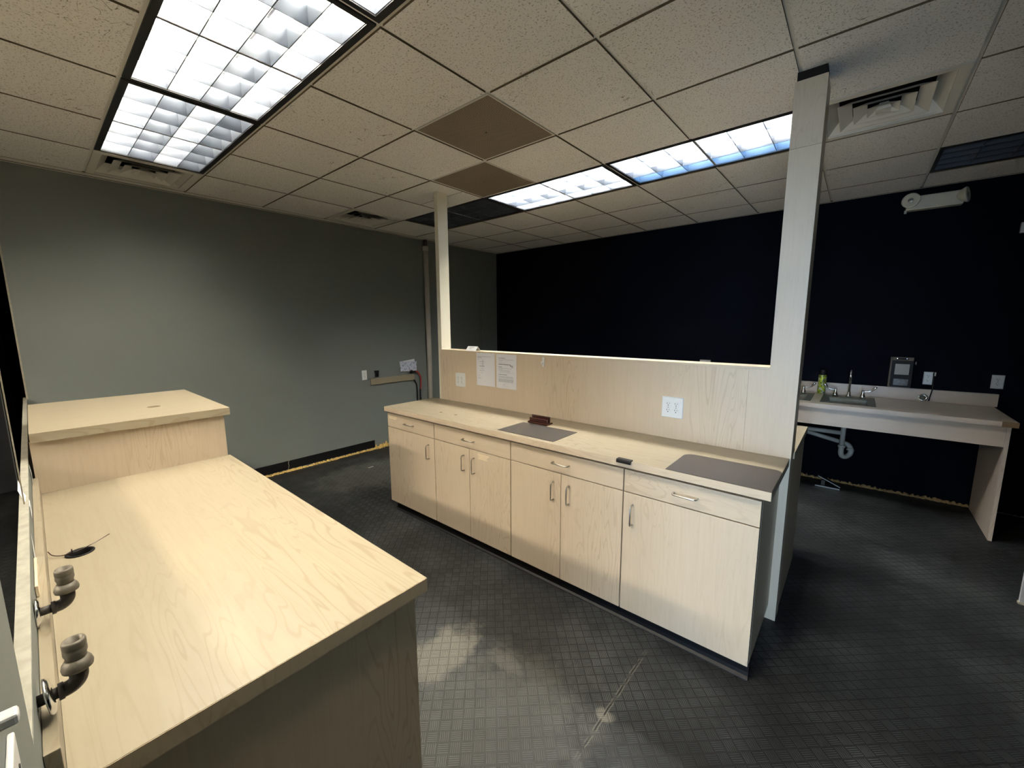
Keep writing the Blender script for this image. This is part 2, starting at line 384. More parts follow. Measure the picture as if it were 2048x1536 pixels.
# ceiling: one tegular tile sheet with sunken grid lines; openings left for lamps and diffusers
holes = {}
FIX = [(-2, -2), (-4, -2), (0, -2), (-4, 2), (-2, 2), (0, 2), (3, 4), (-2, -8)]
for u, v in FIX:
    for k in (0, 1): holes[(u + k, v)] = 1
VENTS = [(-5, -2), (-5, 1), (2, 2)]
for c in VENTS: holes[c] = 1
GRILLES = [(-1, 0), (-2, 1)]
for c in GRILLES: holes[c] = 1
def ceiling():
    g = 0.0085; us = list(range(-5, 10)); vs = list(range(-9, 6))
    xs, ys = [GX], [BY]
    for u in us: xs += [U0 + u * T - g, U0 + u * T + g]
    for v in vs: ys += [V0 + v * T - g, V0 + v * T + g]
    cut = 2.602; ys += [cut - 0.003, cut + 0.003]
    xs += [GX + 0.022, 4.0]; ys += [BY - 0.022]
    xs = sorted(set(xs)); ys = sorted(set(ys))
    lo, hi = H - 0.004, H + 0.006
    lev = {}
    for i in range(len(xs) - 1):
        for j in range(len(ys) - 1):
            x, y = (xs[i] + xs[i + 1]) / 2, (ys[j] + ys[j + 1]) / 2
            u, v = (x - U0) / T, (y - V0) / T
            ru, rv = abs(u - round(u)) * T, abs(v - round(v)) * T
            c = (math.floor(u), math.floor(v))
            if x < GX + 0.022 or y > BY - 0.022: lev[i, j] = (lo - 0.003, 1)
            elif u < -5: lev[i, j] = (lo + 0.002, 1)
            elif ru < g or rv < g: lev[i, j] = (hi, 1)
            elif c in holes: lev[i, j] = None
            elif abs(y - cut) < 0.003 and c == (-3, 1): lev[i, j] = (hi, 1)
            else: lev[i, j] = (lo, 0)
    bm = BM(); cache = {}
    def V(i, j, z):
        k = (i, j, round(z, 4))
        if k not in cache: cache[k] = bm.verts.new((xs[i], ys[j], z))
        return cache[k]
    for (i, j), L in lev.items():
        if L is None: continue
        z, mi = L
        f = bm.faces.new((V(i, j, z), V(i, j + 1, z), V(i + 1, j + 1, z), V(i + 1, j, z))); f.material_index = mi
        for di, dj, a, b in ((1, 0, (i + 1, j), (i + 1, j + 1)), (0, 1, (i, j + 1), (i + 1, j + 1))):
            n = lev.get((i + di, j + dj))
            if n and abs(n[0] - z) > 1e-6:
                try:
                    f = bm.faces.new((V(*a, z), V(*b, z), V(*b, n[0]), V(*a, n[0]))); f.material_index = 2
                except ValueError: pass
    return bm
struct('ceiling', ceiling(), [M['tile'], M['tee'], plain('raw_tile_edge', (0.16, 0.125, 0.075), 0.9, var=0.2)])
b_ = BM(); box(b_, -15.2, 4.2, YE - 0.15, V0 - 9 * T - 0.0086, H, H + 0.05); box(b_, -15.2, GX - 0.0005, V0 - 9 * T - 0.0085, 0.6, H, H + 0.05)
struct('ceiling_entry', b_, M['tile'])
# rubber baseboard with a loose end and old adhesive below it
struct('baseboard_left', bx(GX, GX + 0.006, 0.64, 2.762, 0.022, 0.118, bev=0.002), M['black'])
def lumpy(x0, x1, y0, y1, h, seed, along):
    rnd = random.Random(seed); bm = BM(); n = int((x1 - x0 if along == 0 else y1 - y0) / 0.012)
    rows = []
    for i in range(n + 1):
        a = i / n
        w = rnd.uniform(0.35, 1.0); hh = h * rnd.uniform(0.25, 1.0)
        pr = [(0.0, hh * 1.15), (w * 0.4, hh), (w * 0.8, hh * 0.55), (w, 0.0005)]
        row = []
        for d, z in pr:
            z += rnd.uniform(-.1, .1) * h * (z > 0.001)
            if along == 1: row.append(bm.verts.new((x0 + (x1 - x0) * d, y0 + (y1 - y0) * a, max(0.0005, z))))
            else: row.append(bm.verts.new((x0 + (x1 - x0) * a, y1 - (y1 - y0) * d, max(0.0005, z))))
        rows.append(row)
    for i in range(n):
        for k in range(3): bm.faces.new((rows[i][k], rows[i + 1][k], rows[i + 1][k + 1], rows[i][k + 1]))
    bmesh.ops.recalc_face_normals(bm, faces=bm.faces)
    return bm
o = obj('adhesive_strip', lumpy(GX + 0.0005, GX + 0.035, 0.7, 2.76, 0.022, 3, 1), M['foam'])
tag(o, 'ragged strip of yellow adhesive below the black baseboard on the grey wall', 'adhesive')
o = obj('adhesive_strip', lumpy(GX + 0.0005, GX + 0.05, 2.765, 3.60, 0.062, 4, 1), M['foam'])
tag(o, 'thick crumbling yellow adhesive past the end of the black baseboard', 'adhesive')
o = obj('adhesive_strip', lumpy(-1.9, 0.865, BY - 0.03, BY - 0.0005, 0.028, 5, 0), M['foamdim'])
tag(o, 'brown adhesive line along the floor under the sink counter', 'adhesive')
o = obj('adhesive_strip', lumpy(0.90, 2.6, BY - 0.02, BY - 0.0005, 0.012, 6, 0), M['beaddim'])
tag(o, 'thin grey residue line on the floor right of the sink counter', 'adhesive')
struct('trim_6', bx(GX, GX + 0.003, 4.757, 4.765, 1.05, 2.12), M['beaddim'])
struct('trim_7', bx(GX - 0.001, GX + 0.002, PY - 0.003, PY + 0.006, 1.06, H), M['bead'])

# ------------------------------------------------------------------ ceiling lamps
def lamp(u, v, label, lit, group='ceiling lamps', louver=True):
    t = thing('ceiling_light', label, 'ceiling light', (U0 + (u + 1) * T, V0 + (v + 0.5) * T, H), 0, group)
    L, W = 0.6008, 0.2960; l, w = 0.5785, 0.267
    bm = BM()
    for a in (-1, 1):
        x0, x1 = sorted((a * l, a * L)); box(bm, x0, x1, -W, W, -0.002, 0.012)
        y0, y1 = sorted((a * w, a * W)); box(bm, -l, l, y0, y1, -0.002, 0.012)
    obj('rim', bm, M['rim'], t, False)
    bm = BM(); z0, z1 = 0.008, 0.180                       # open-bottomed housing
    vs = [bm.verts.new(p) for p in ((-L, -W, z0), (L, -W, z0), (L, W, z0), (-L, W, z0), (-L, -W, z1), (L, -W, z1), (L, W, z1), (-L, W, z1))]
    for f in ((4, 5, 6, 7), (0, 1, 5, 4), (1, 2, 6, 5), (2, 3, 7, 6), (3, 0, 4, 7)): bm.faces.new([vs[i] for i in f])
    obj('housing', bm, M['reflector'], t, False)
    bm = BM(); th = 0.0020; zb, zt = 0.004, 0.080
    xs = [-l + i * 2 * l / 6 for i in range(7)]; ys = [-w + i * 2 * w / 4 for i in range(5)]
    for i, x in enumerate(xs):                               # parabolic blades: thicker towards the top
        prism(bm, [(x - th, zb), (x + th, zb), (x + th * 2.5, zt), (x - th * 2.5, zt)], -w, w, 1)
    for y in ys: prism(bm, [(y - th, zb), (y + th, zb), (y + th * 2.5, zt), (y - th * 2.5, zt)], -l, l, 0)
    if louver: obj('louver', bm, M['blade'], t, False)
    else: bm.free()
    for k, m in enumerate(lit):
        bm = BM(); y = (ys[k] + ys[k + 1]) / 2
        tube(bm, [(-l + 0.01, y, 0.112), (l - 0.01, y, 0.112)], 0.0165, 10)
        obj('lamp_tube', bm, M[m], t, False)
    return t
lamp(-2, -2, 'big lit ceiling light at the top left, over the left counter', ('tube', 'tube', 'tubeoff', 'tube'))
lamp(-4, -2, 'lit ceiling light next to the grey wall vent', ('tube', 'tubeoff', 'tube', 'tubeoff'))
lamp(0, -2, 'lit ceiling light cut off by the top edge of the photo', ('tube', 'tube', 'tube', 'tube'))
lamp(-4, 2, 'unlit dark ceiling light behind the cream post', ('tubeoff',) * 4)
lamp(-2, 2, 'lit white ceiling light beside the farther brown grille', ('tubecool', 'tubecool', 'tubeoff', 'tubecool'))
lamp(0, 2, 'lit ceiling light with blue tint, left of the wooden column', ('tubecool', 'tubecool', 'tubeoff', 'tubesky'))
lamp(-2, -8, 'added unseen fill light with bare tubes in the entry room beyond the low grey wall', ('tubefill',) * 4, louver=False)  # unseen lamp added to brighten the half wall and island doors
lamp(3, 4, 'unlit dark ceiling light at the right edge near the black wall', ('tubeoff',) * 4)

# ------------------------------------------------------------------ vents and grilles
def frustum(bm, b0, b1, z0, z1, th=0.004):
    """square conical collar: half size b0 at z0, b1 at z1, with thickness"""
    def ring(b, z): return [bm.verts.new(p) for p in ((-b, -b, z), (b, -b, z), (b, b, z), (-b, b, z))]
    R = [ring(b0, z0), ring(b1, z1), ring(b1 - th, z1), ring(b0 - th, z0 + 0.001)]
    fs = []
    for a, b in ((0, 1), (1, 2), (2, 3), (3, 0)):
        for k in range(4): fs.append(bm.faces.new((R[a][k], R[a][(k + 1) % 4], R[b][(k + 1) % 4], R[b][k])))
    bmesh.ops.recalc_face_normals(bm, faces=fs)
def vent(u, v, label):
    t = thing('air_vent', label, 'air vent', (U0 + (u + 0.5) * T, V0 + (v + 0.5) * T, H), 0, 'square ceiling air vents')
    bm = BM(); O, I = 0.2961, 0.252
    frustum(bm, O, O, -0.004, 0.004, O - I)
    obj('flange', bm, M['vent'], t, False)
    bm = BM(); vs = [bm.verts.new((x, y, z)) for z in (0.0045, 0.15) for x, y in ((-.296, -.296), (.296, -.296), (.296, .296), (-.296, .296))]
    for f in ((4, 5, 6, 7), (0, 1, 5, 4), (1, 2, 6, 5), (2, 3, 7, 6), (3, 0, 4, 7)): bm.faces.new([vs[i] for i in f])
    obj('duct', bm, M['gap'], t, False)
    bm = BM(); frustum(bm, 0.2515, 0.195, 0.0045, 0.070, 0.002); obj('throat', bm, M['vent'], t, False)
    for b, z in ((0.190, -0.004), (0.126, -0.004), (0.068, -0.004)):
        bm = BM(); frustum(bm, b, b - 0.054, z, z + 0.030, 0.004); obj('cone', bm, M['vent'], t, False)
    bm = BM()
    a = [bm.verts.new(p) for p in ((-.032, -.032, -.008), (.032, -.032, -.008), (.032, .032, -.008), (-.032, .032, -.008))]
    c = [bm.verts.new(p) for p in ((-.018, -.018, .03), (.018, -.018, .03), (.018, .018, .03), (-.018, .018, .03))]
    bm.faces.new(a[::-1]); bm.faces.new(c)
    for k in range(4): bm.faces.new((a[k], a[(k + 1) % 4], c[(k + 1) % 4], c[k]))
    obj('core', bm, M['vent'], t, False)
vent(-5, -2, 'square air vent between the grey wall and the lit lamp')
vent(-5, 1, 'square air vent by the grey wall, nearest the cream post')
vent(2, 2, 'large square air vent right of the wooden column')
def grille(u, v, label):
    t = thing('ceiling_grille', label, 'ceiling grille', (U0 + (u + 0.5) * T, V0 + (v + 0.5) * T, H), 0, 'brown perforated ceiling grilles')
    bm = BM(); frustum(bm, 0.2995, 0.2995, -0.003, 0.004, 0.009); obj('frame', bm, M['tee'], t, False)
    obj('perforated_panel', bx(-0.2905, 0.2905, -0.2905, 0.2905, -0.001, 0.003), M['perf'], t, False)
    bm = BM(); lathe(bm, [(0.006, 0), (0.006, 0.002)], (0, 0, -0.003)); obj('screw', bm, M['chrome'], t, False)
grille(-1, 0, 'brown perforated ceiling grille, the nearer and larger looking one')
grille(-2, 1, 'brown perforated ceiling grille touching the row of lamps')

# ------------------------------------------------------------------ island: four base cabinets
FY = 1.908
def pull(x, z, vert, L, parent):
    """bent wire handle on the front plane"""
    h = L / 2; d = 0.030; c = 0.010
    prof = [(-h, 0), (-h, d - c), (-h + c * 0.35, d - c * 0.35), (-h + c, d), (h - c, d), (h - c * 0.35, d - c * 0.35), (h, d - c), (h, 0)]
    pts = [((x, FY - q, z + s) if vert else (x + s, FY - q, z)) for s, q in prof]
    bm = BM(); tube(bm, pts, 0.0042, 10)
    return obj('handle', bm, M['nickel'], parent)
def residue(parent, x0, x1, z0, z1, rows):
    bm = BM(); h = (z1 - z0) / rows; rnd = random.Random(x0)
    for i in range(rows): box(bm, x0 + rnd.uniform(0, .01), x1 - rnd.uniform(0, 0.25) * (x1 - x0), FY - 0.0006, FY - 0.0001, z0 + i * h, z0 + i * h + h * 0.62)
    obj('tape_residue', bm, M['tape'], parent, label='pale strips of old tape residue')
def cabinet(x0, x1, doors, label, handles, tape=()):
    t = thing('base_cabinet', label, 'cabinet', ((x0 + x1) / 2, 2.18, 0), 0, 'maple base cabinets of the island')
    e = 0.0032
    bm = BM(); box(bm, x0 + 0.001, x1 - 0.001, FY + 0.020, 2.4345, 0.085, 0.874)
    obj('body', bm, M['carcass'], t)
    bm = BM(); box(bm, x0 + 0.0015, x1 - 0.0015, FY + 0.0185, FY + 0.0199, 0.087, 0.872)
    obj('face_gap', bm, M['gap'], t)
    bm = BM()
    prism(bm, [(1.9215, 0.0), (1.923, 0.004), (1.934, 0.012), (1.937, 0.03), (1.938, 0.0770), (1.96, 0.0845), (1.96, 0.0)], x0 + (0.0 if x0 > -2.9 else 0.05), x1 - 0.0005, 0)
    obj('toe_kick', bm, M['black'], t)
    dr = obj('drawer', bx(x0 + e, x1 - e, FY, FY + 0.018, 0.742, 0.858, bev=0.0012), M['woodXv'], t)
    pull((x0 + x1) / 2, 0.800, False, 0.108, dr)
    w = (x1 - x0) / doors
    for k in range(doors):
        a, c = x0 + k * w + e * (1 if k == 0 else .5), x0 + (k + 1) * w - e * (1 if k == doors - 1 else .5)
        d = obj('door', bx(a, c, FY, FY + 0.018, 0.078, 0.7365, bev=0.0012), M['woodZ'], t)
        pull(handles[k], 0.625, True, 0.110, d)
        for tp in tape:
            if a < tp[0] < c and tp[2] < 0.73: residue(d, *tp)
    for tp in tape:
        if tp[2] > 0.73: residue(dr, *tp)
    return t
cabinet(-3.012, -2.393, 1, 'maple base cabinet at the left end with one drawer over one door', (-2.462,), [(-2.997, -2.851, 0.815, 0.842, 2)])
cabinet(-2.393, -1.631, 2, 'maple two-door base cabinet with tape residue on its right door', (-2.066, -1.963), [(-1.928, -1.818, 0.684, 0.724, 4)])
cabinet(-1.631, -0.861, 2, 'maple two-door base cabinet below the black clip, third from the left', (-1.298, -1.192))
cabinet(-0.861, -0.244, 1, 'maple base cabinet at the right end with one wide door, bluish in daylight', (-0.808,))

# island worktop
t = thing('worktop', 'long maple laminate worktop along the island cabinets', 'worktop', (-1.6, 2.16, 0.875))
bm = BM()
prism(bm, [(-3.016, 1.885), (-0.214, 1.885), (-0.212, 1.887), (-0.212, 2.4345), (-3.024, 2.4345), (-3.024, 1.895)], 0.8755, 0.914, 2, 0.0015)
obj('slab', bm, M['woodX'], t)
obj('edge_band', bx(-3.018, -0.2135, 1.8835, 1.8849, 0.8765, 0.9125), M['woodXv'], t)
for x, y in ((-2.464, 2.04), (-2.303, 2.05)):
    bm = BM(); lathe(bm, [(0.0125, 0), (0.0125, 0.0006)], (x, y, 0.9141)); obj('plug_hole', bm, M['particle'], t, label='brown plugged hole')
# dark mats, card holder and clip
o = single('counter_mat', bx(-1.754, -1.313, 1.921, 2.190, 0.9142, 0.9165, bev=0.0008), M['mat'], 'rectangular charcoal mat with square corners on the island worktop', 'mat', loc=(-1.53, 2.05, 0.9142))
pts = [(-0.645, 1.886), (-0.2135, 1.886), (-0.2135, 2.165)]
for k in range(1, 7): a = k * PI / 12; pts.append((-0.2485 + 0.035 * math.cos(a), 2.165 + 0.035 * math.sin(a)))
for k in range(0, 7): a = PI / 2 + k * PI / 12; pts.append((-0.595 + 0.05 * math.cos(a), 2.145 + 0.05 * math.sin(a)))
bm = BM(); prism(bm, pts, 0.9142, 0.9162, 2)
single('counter_pad', bm, M['pad'], 'dark brown pad with rounded corners at the right end of the island worktop', 'pad', loc=(-0.42, 2.0, 0.9142))
t = thing('card_holder', 'small mahogany business card holder behind the charcoal mat', 'card holder', (-1.635, 2.233, 0.9165))
bm = BM(); prism(bm, [(2.200, 0.9167), (2.270, 0.9167), (2.270, 0.924), (2.264, 0.928), (2.206, 0.928), (2.200, 0.924)], -1.722, -1.556, 0, 0.001); obj('base', bm, M['mahogany'], t)
obj('front_rail', bx(-1.714, -1.564, 2.212, 2.224, 0.928, 0.953, bev=0.0015), M['mahogany'], t)
obj('back_rail', bx(-1.714, -1.564, 2.240, 2.252, 0.928, 0.969, bev=0.0015), M['mahogany'], t)
bm = BM()
prism(bm, [(1.8845, 0.9147), (1.900, 0.9147), (1.900, 0.9185), (1.872, 0.9185), (1.868, 0.912), (1.868, 0.900), (1.872, 0.900), (1.8755, 0.9115), (1.8815, 0.9135)], -0.889, -0.812, 0, 0.0008)
single('edge_clip', bm, M['blackmatte'], 'black plastic clip hooked on the front edge of the island worktop', 'clip', loc=(-0.85, 1.885, 0.905))

# divider between the two sides of the island
t = thing('divider_wall', 'maple half wall with tall wooden column at its right end', 'divider', (-1.55, 2.5, 0))
HY = 2.435
bm = BM(); box(bm, -2.9085, -0.2085, HY + 0.0045, 2.555, 0, 1.359); obj('core', bm, M['panelZ'], t)
obj('panel', bx(-2.928, -1.942, HY, HY + 0.004, 0.9145, 1.361), M['panelZ'], t)
obj('panel', bx(-1.9405, -0.4255, HY, HY + 0.004, 0.9145, 1.361), M['panelZ'], t)
bm = BM(); prism(bm, [(-0.4240, 0.9145), (-0.207, 0.9145), (-0.207, 2.4090), (-0.332, 2.4090), (-0.332, 1.361), (-0.4240, 1.361)], HY, HY + 0.004, 1)
obj('panel', bm, M['panelZ'], t)
obj('panel', bx(-0.332, -0.207, HY, HY + 0.004, 2.4105, 2.703), M['panelZ'], t)
obj('cap', bx(-2.9085, -0.3325, HY - 0.002, 2.557, 1.3605, 1.375, bev=0.001), M['cap'], t)
bm = BM(); box(bm, -0.3315, -0.2075, HY + 0.0045, 2.600, 1.3755, 2.703); obj('column', bm, M['carcass'], t)
bm = BM(); box(bm, -0.2083, -0.2072, HY + 0.0045, 2.58, 0.9145, 1.375); obj('end_strip', bm, M['carcass'], t)
obj('hollow_shade', bx(-0.326, -0.213, HY + 0.012, 2.55, 2.7035, H - 0.005), M['gap'], t)  # black block stands in for the dark hollow above the column
# cream post
b_ = bx(-2.957, -2.9095, HY + 0.0045, 2.552, 0, H - 0.0045, bev=0.002)
single('post', b_, M['post'], 'slim cream painted post from the left end of the half wall to the ceiling', 'post', loc=(-2.933, 2.49, 0))
# counter on the far side
t = thing('back_counter', 'maple counter on the far side of the half wall', 'counter', (-1.55, 2.9, 0))
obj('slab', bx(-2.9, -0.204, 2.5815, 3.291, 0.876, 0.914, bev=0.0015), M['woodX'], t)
obj('end_panel', bx(-0.232, -0.212, 2.5575, 3.225, 0, 0.8755), M['carcass'], t)
obj('end_panel', bx(-2.9, -2.88, 2.5575, 3.225, 0, 0.8755), M['carcass'], t)
obj('front_panel', bx(-2.879, -0.233, 3.18, 3.20, 0.09, 0.8755), M['woodZ'], t)

# ------------------------------------------------------------------ wall outlets
def outlet(label, loc, rotz, w, h, gangs, group=None, style='round'):
    """plate faces local -Y; loc is the plate centre on the wall"""
    t = thing('wall_outlet', label, 'outlet', loc, rotz, group)
    bm = BM(); d = 0.006; e = 0.004
    a = [bm.verts.new(p) for p in ((-w / 2, 0, -h / 2), (w / 2, 0, -h / 2), (w / 2, 0, h / 2), (-w / 2, 0, h / 2))]
    c = [bm.verts.new(p) for p in ((-w / 2 + e, -d, -h / 2 + e), (w / 2 - e, -d, -h / 2 + e), (w / 2 - e, -d, h / 2 - e), (-w / 2 + e, -d, h / 2 - e))]
    bm.faces.new(a); bm.faces.new(c[::-1])
    for k in range(4): bm.faces.new((a[k], c[k], c[(k + 1) % 4], a[(k + 1) % 4]))
    bmesh.ops.recalc_face_normals(bm, faces=bm.faces)
    obj('plate', bm, M['white'], t, False)
    for g in range(gangs):
        cx = (g - (gangs - 1) / 2) * 0.046
        for s in (-1, 1):
            cz = s * 0.0195; bm = BM()
            if style == 'round':
                pr = []
                for k in range(24):
                    q = 2 * PI * k / 24; pr.append((cx + 0.0165 * math.cos(q), cz + max(-0.0140, min(0.0140, 0.0165 * math.sin(q)))))
                prism(bm, pr, -d - 0.0015, -d + 0.001, 1)
            else: box(bm, cx - 0.0165, cx + 0.0165, -d - 0.0015, -d + 0.001, cz - 0.018, cz + 0.018)
            f = obj('socket', bm, M['white'], t, False)
            bm = BM(); y0, y1 = -d - 0.0019, -d - 0.0012
            box(bm, cx - 0.0078, cx - 0.0050, y0, y1, cz + 0.000, cz + 0.0085)
            box(bm, cx + 0.0050, cx + 0.0073, y0, y1, cz + 0.001, cz + 0.0075)
            lathe(bm, [(0.0030, 0), (0.0030, 0.0008)], (cx, y0, cz - 0.0072), (0, 1, 0), 10)
            obj('slots', bm, M['slot'], f, False)
        bm = BM(); lathe(bm, [(0.003, 0), (0.002, 0.001)], (cx, -d, 0), (0, -1, 0), 10); obj('screw', bm, M['chrome'], t, False)
    return t
outlet('white four-socket outlet on the half wall left of the taped papers', (-2.659, HY, 1.114), 0, 0.122, 0.122, 2)
outlet('big white four-socket outlet on the half wall near the column', (-0.810, HY, 1.104), 0, 0.126, 0.126, 2)
outlet('white outlet on the grey wall left of the small wooden ledge', (GX, 2.672, 0.976), PI / 2, 0.068, 0.122, 1)
outlet('white wide outlet on the black wall peeking over the half wall', (-1.361, BY, 1.112), 0, 0.119, 0.122, 2)
outlet('white outlet on the black wall behind the dangling black cord', (0.505, BY, 1.106), 0, 0.062, 0.114, 1, style='square')
outlet('white outlet on the black wall above the right end of the sink counter', (0.912, BY, 1.108), 0, 0.072, 0.114, 1)

# ------------------------------------------------------------------ papers, hook, tent card on the half wall
def sheet(x0, x1, z0, z1, label, lines, name='paper_sheet'):
    t = thing(name, label, 'paper', ((x0 + x1) / 2, HY, (z0 + z1) / 2))
    bm = BM(); n = 6                                          # slightly wavy sheet
    rows = []
    for s in (0, 1):
        for i in range(n + 1):
            x = x0 + (x1 - x0) * i / n; off = 0.0035 + 0.0022 * math.sin(i * 1.7 + x0 * 9)
            rows.append([bm.verts.new((x, HY - off + s * 0.0006, z)) for z in (z0, (z0 + z1) / 2, z1)])
    for i in range(n):
        for k in range(2):
            bm.faces.new((rows[i][k], rows[i + 1][k], rows[i + 1][k + 1], rows[i][k + 1]))
            j = i + n + 1; bm.faces.new((rows[j][k], rows[j][k + 1], rows[j + 1][k + 1], rows[j + 1][k]))
    for i in range(n):
        for k in (0, 2): bm.faces.new((rows[i][k], rows[i + n + 1][k], rows[i + n + 2][k], rows[i + 1][k]))
    for i in (0, n):
        for k in (0, 1): bm.faces.new((rows[i][k], rows[i][k + 1], rows[i + n + 1][k + 1], rows[i + n + 1][k]))
    bmesh.ops.recalc_face_normals(bm, faces=bm.faces)
    obj('page', bm, M['paper'], t)
    rnd = random.Random(int(abs(x0) * 1000)); W, Hh = x1 - x0, z1 - z0
    for mat, sel in (('ink', 1), ('inksoft', 0)):
        bm = BM()
        for (fx, fz, fw, fh, dark) in lines:
            if dark != sel: continue
            x = x0 + fx * W; end = x + fw * W; z = z1 - fz * Hh
            while x < end - 0.002:                            # words of uneven length
                wl = min(rnd.uniform(0.006, 0.02), end - x); h = fh * Hh
                box(bm, x, x + wl, HY - 0.0066, HY - 0.0062, z - h, z); x += wl + 0.003
        if len(bm.verts): obj('printing', bm, M[mat], t, label='blurred dark printed lines')
        else: bm.free()
    return t
L1 = [(0.08, .105, .72, .012, 0), (0.08, .14, .22, .012, 1), (.08, .20, .10, .010, 0), (.18, .26, .28, .012, 0), (.24, .33, .16, .008, 0), (.18, .395, .28, .014, 1), (.26, .48, .16, .008, 0), (.18, .53, .28, .012, 0), (.25, .60, .12, .008, 0), (.11, .68, .13, .008, 0), (.11, .765, .14, .014, 0), (.35, .21, .02, .22, 0)]
sheet(-2.452, -2.241, 1.088, 1.365, 'white sheet with sparse faint printing, nearer the outlet on the half wall', L1)
L2 = [(.13, .105, .33, .014, 1), (.13, .15, .74, .010, 0), (.13, .17, .22, .009, 0), (.13, .205, .16, .009, 0), (.13, .245, .34, .010, 0), (.13, .285, .6, .020, 1), (.70, .315, .15, .024, 1), (.76, .355, .10, .014, 1), (.13, .365, .16, .014, 1), (.13, .405, .66, .010, 0), (.13, .43, .2, .009, 0), (.13, .465, .60, .009, 0), (.2, .49, .5, .009, 0), (.13, .53, .74, .005, 0), (.13, .585, .42, .015, 1)] + [(.13, .635 + .022 * k, .72, .010, 0) for k in range(3)] + [(.13, .715 + .02 * k, .73, .012, 0) for k in range(5)] + [(.38, .85, .22, .004, 0), (.38, .92, .22, .004, 0), (.36, .88, .08, .008, 0)]
sheet(-2.226, -2.012, 1.0865, 1.362, 'white sheet full of printed lines, right one of the two taped papers', L2)
t = thing('adhesive_hook', 'small white adhesive hook stuck at the top of the half wall', 'hook', (-1.756, HY, 1.328))
obj('plate', bx(-1.766, -1.747, HY - 0.005, HY - 0.0002, 1.288, 1.358, bev=0.004), M['white'], t)
bm = BM(); tube(bm, curve([(-1.757, HY - 0.005, 1.315), (-1.757, HY - 0.016, 1.308), (-1.757, HY - 0.024, 1.318), (-1.757, HY - 0.024, 1.328)], 4), [0.005] * 9 + [0.005] * 4, 8); obj('hook', bm, M['white'], t)
t = thing('tent_card', 'small folded white tent card on top of the half wall', 'card', (-2.527, 2.47, 1.375))
bm = BM(); prism(bm, [(2.438, 1.3755), (2.440, 1.3755), (2.4705, 1.4095), (2.501, 1.3755), (2.503, 1.3755), (2.4705, 1.4125)], -2.592, -2.470, 0); obj('folded_card', bm, M['white'], t)
bm = BM()
for k, (a, b, s) in enumerate(((-2.565, -2.505, 0.70), (-2.555, -2.53, 0.42))):
    y = 2.438 + 0.0325 * s; z = 1.3755 + 0.037 * s
    prism(bm, [(y - 0.0016, z), (y + 0.0014, z + 0.0032), (y + 0.0010, z + 0.0036), (y - 0.0020, z + 0.0004)], a, b, 0)
obj('printing', bm, M['inksoft'], t)

# ------------------------------------------------------------------ left counter
t = thing('left_counter', 'maple counter in the left foreground with backsplash along the low grey wall', 'counter', (-1.68, 0.3, 0))
# slab with a round cable hole
def slab_hole(x0, x1, y0, y1, z0, z1, cx, cy, r, bev=0.0015):
    bm = BM(); n = 32; q = r * 1.6
    circ = [(cx + r * math.cos(2 * PI * k / n + PI / 4), cy + r * math.sin(2 * PI * k / n + PI / 4)) for k in range(n)]
    def sqp(k):
        a = 2 * PI * k / n + PI / 4; s = 1 / max(abs(math.cos(a)), abs(math.sin(a))); return (cx + q * s * math.cos(a), cy + q * s * math.sin(a))
    xs, ys = [x0, cx - q, cx + q, x1], [y0, cy - q, cy + q, y1]
    vc = {}
    def V(x, y, z):
        k = (round(x, 5), round(y, 5), round(z, 5))
        if k not in vc: vc[k] = bm.verts.new((x, y, z))
        return vc[k]
    for z, fl in ((z1, False), (z0, True)):
        fs = []
        for k in range(n):
            p, p2, s, s2 = circ[k], circ[(k + 1) % n], sqp(k), sqp((k + 1) % n)
            fs.append([V(*p, z), V(*s, z), V(*s2, z), V(*p2, z)])
        side = {}
        for k in range(n): side.setdefault(k // (n // 4), []).append(sqp(k))
        # outer frame polygons around the square
        c = [(cx + q, cy + q), (cx - q, cy + q), (cx - q, cy - q), (cx + q, cy - q)]
        O = [(x1, y1), (x0, y1), (x0, y0), (x1, y0)]
        for i in range(4):
            inner = side[i] + [side[(i + 1) % 4][0]]
            fs.append([V(*O[i], z), V(*O[(i + 1) % 4], z)] + [V(*p, z) for p in inner[::-1]])
        for f in fs: bm.faces.new(f)
    O = [(x1, y1), (x0, y1), (x0, y0), (x1, y0)]
    for i in range(4): bm.faces.new((V(*O[i], z0), V(*O[(i + 1) % 4], z0), V(*O[(i + 1) % 4], z1), V(*O[i], z1)))
    for k in range(n): bm.faces.new((V(*circ[k], z0), V(*circ[(k + 1) % n], z0), V(*circ[(k + 1) % n], z1), V(*circ[k], z1)))
    bmesh.ops.recalc_face_normals(bm, faces=bm.faces)
    return bm
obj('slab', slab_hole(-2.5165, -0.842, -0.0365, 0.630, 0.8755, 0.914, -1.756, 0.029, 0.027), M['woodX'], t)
obj('edge_band', bx(-0.8419, -0.8405, -0.036, 0.6295, 0.8762, 0.9132), M['carcass'], t)
obj('backsplash', bx(-2.5165, -0.842, PY + 0.0005, -0.0370, 0.914, 0.985, bev=0.0012), M['woodX'], t)
obj('end_panel', bx(-0.886, -0.867, -0.05, 0.606, 0, 0.8750), M['carcass'], t)
obj('front_panel', bx(-2.5165, -0.887, 0.585, 0.604, 0.0, 0.8750), M['woodZ'], t)
bm = BM(); lathe(bm, [(0.0268, -0.03), (0.0268, 0.0), (0.0325, 0.0002), (0.0325, 0.0022), (0.0305, 0.0032), (0.0265, 0.0030), (0.0235, 0.001), (0.0235, -0.03)], (-1.756, 0.029, 0.9141), n=36); 
bmesh.ops.delete(bm, geom=[f for f in bm.faces if len(f.verts) > 4], context='FACES')
obj('grommet', bm, M['blackmatte'], t)
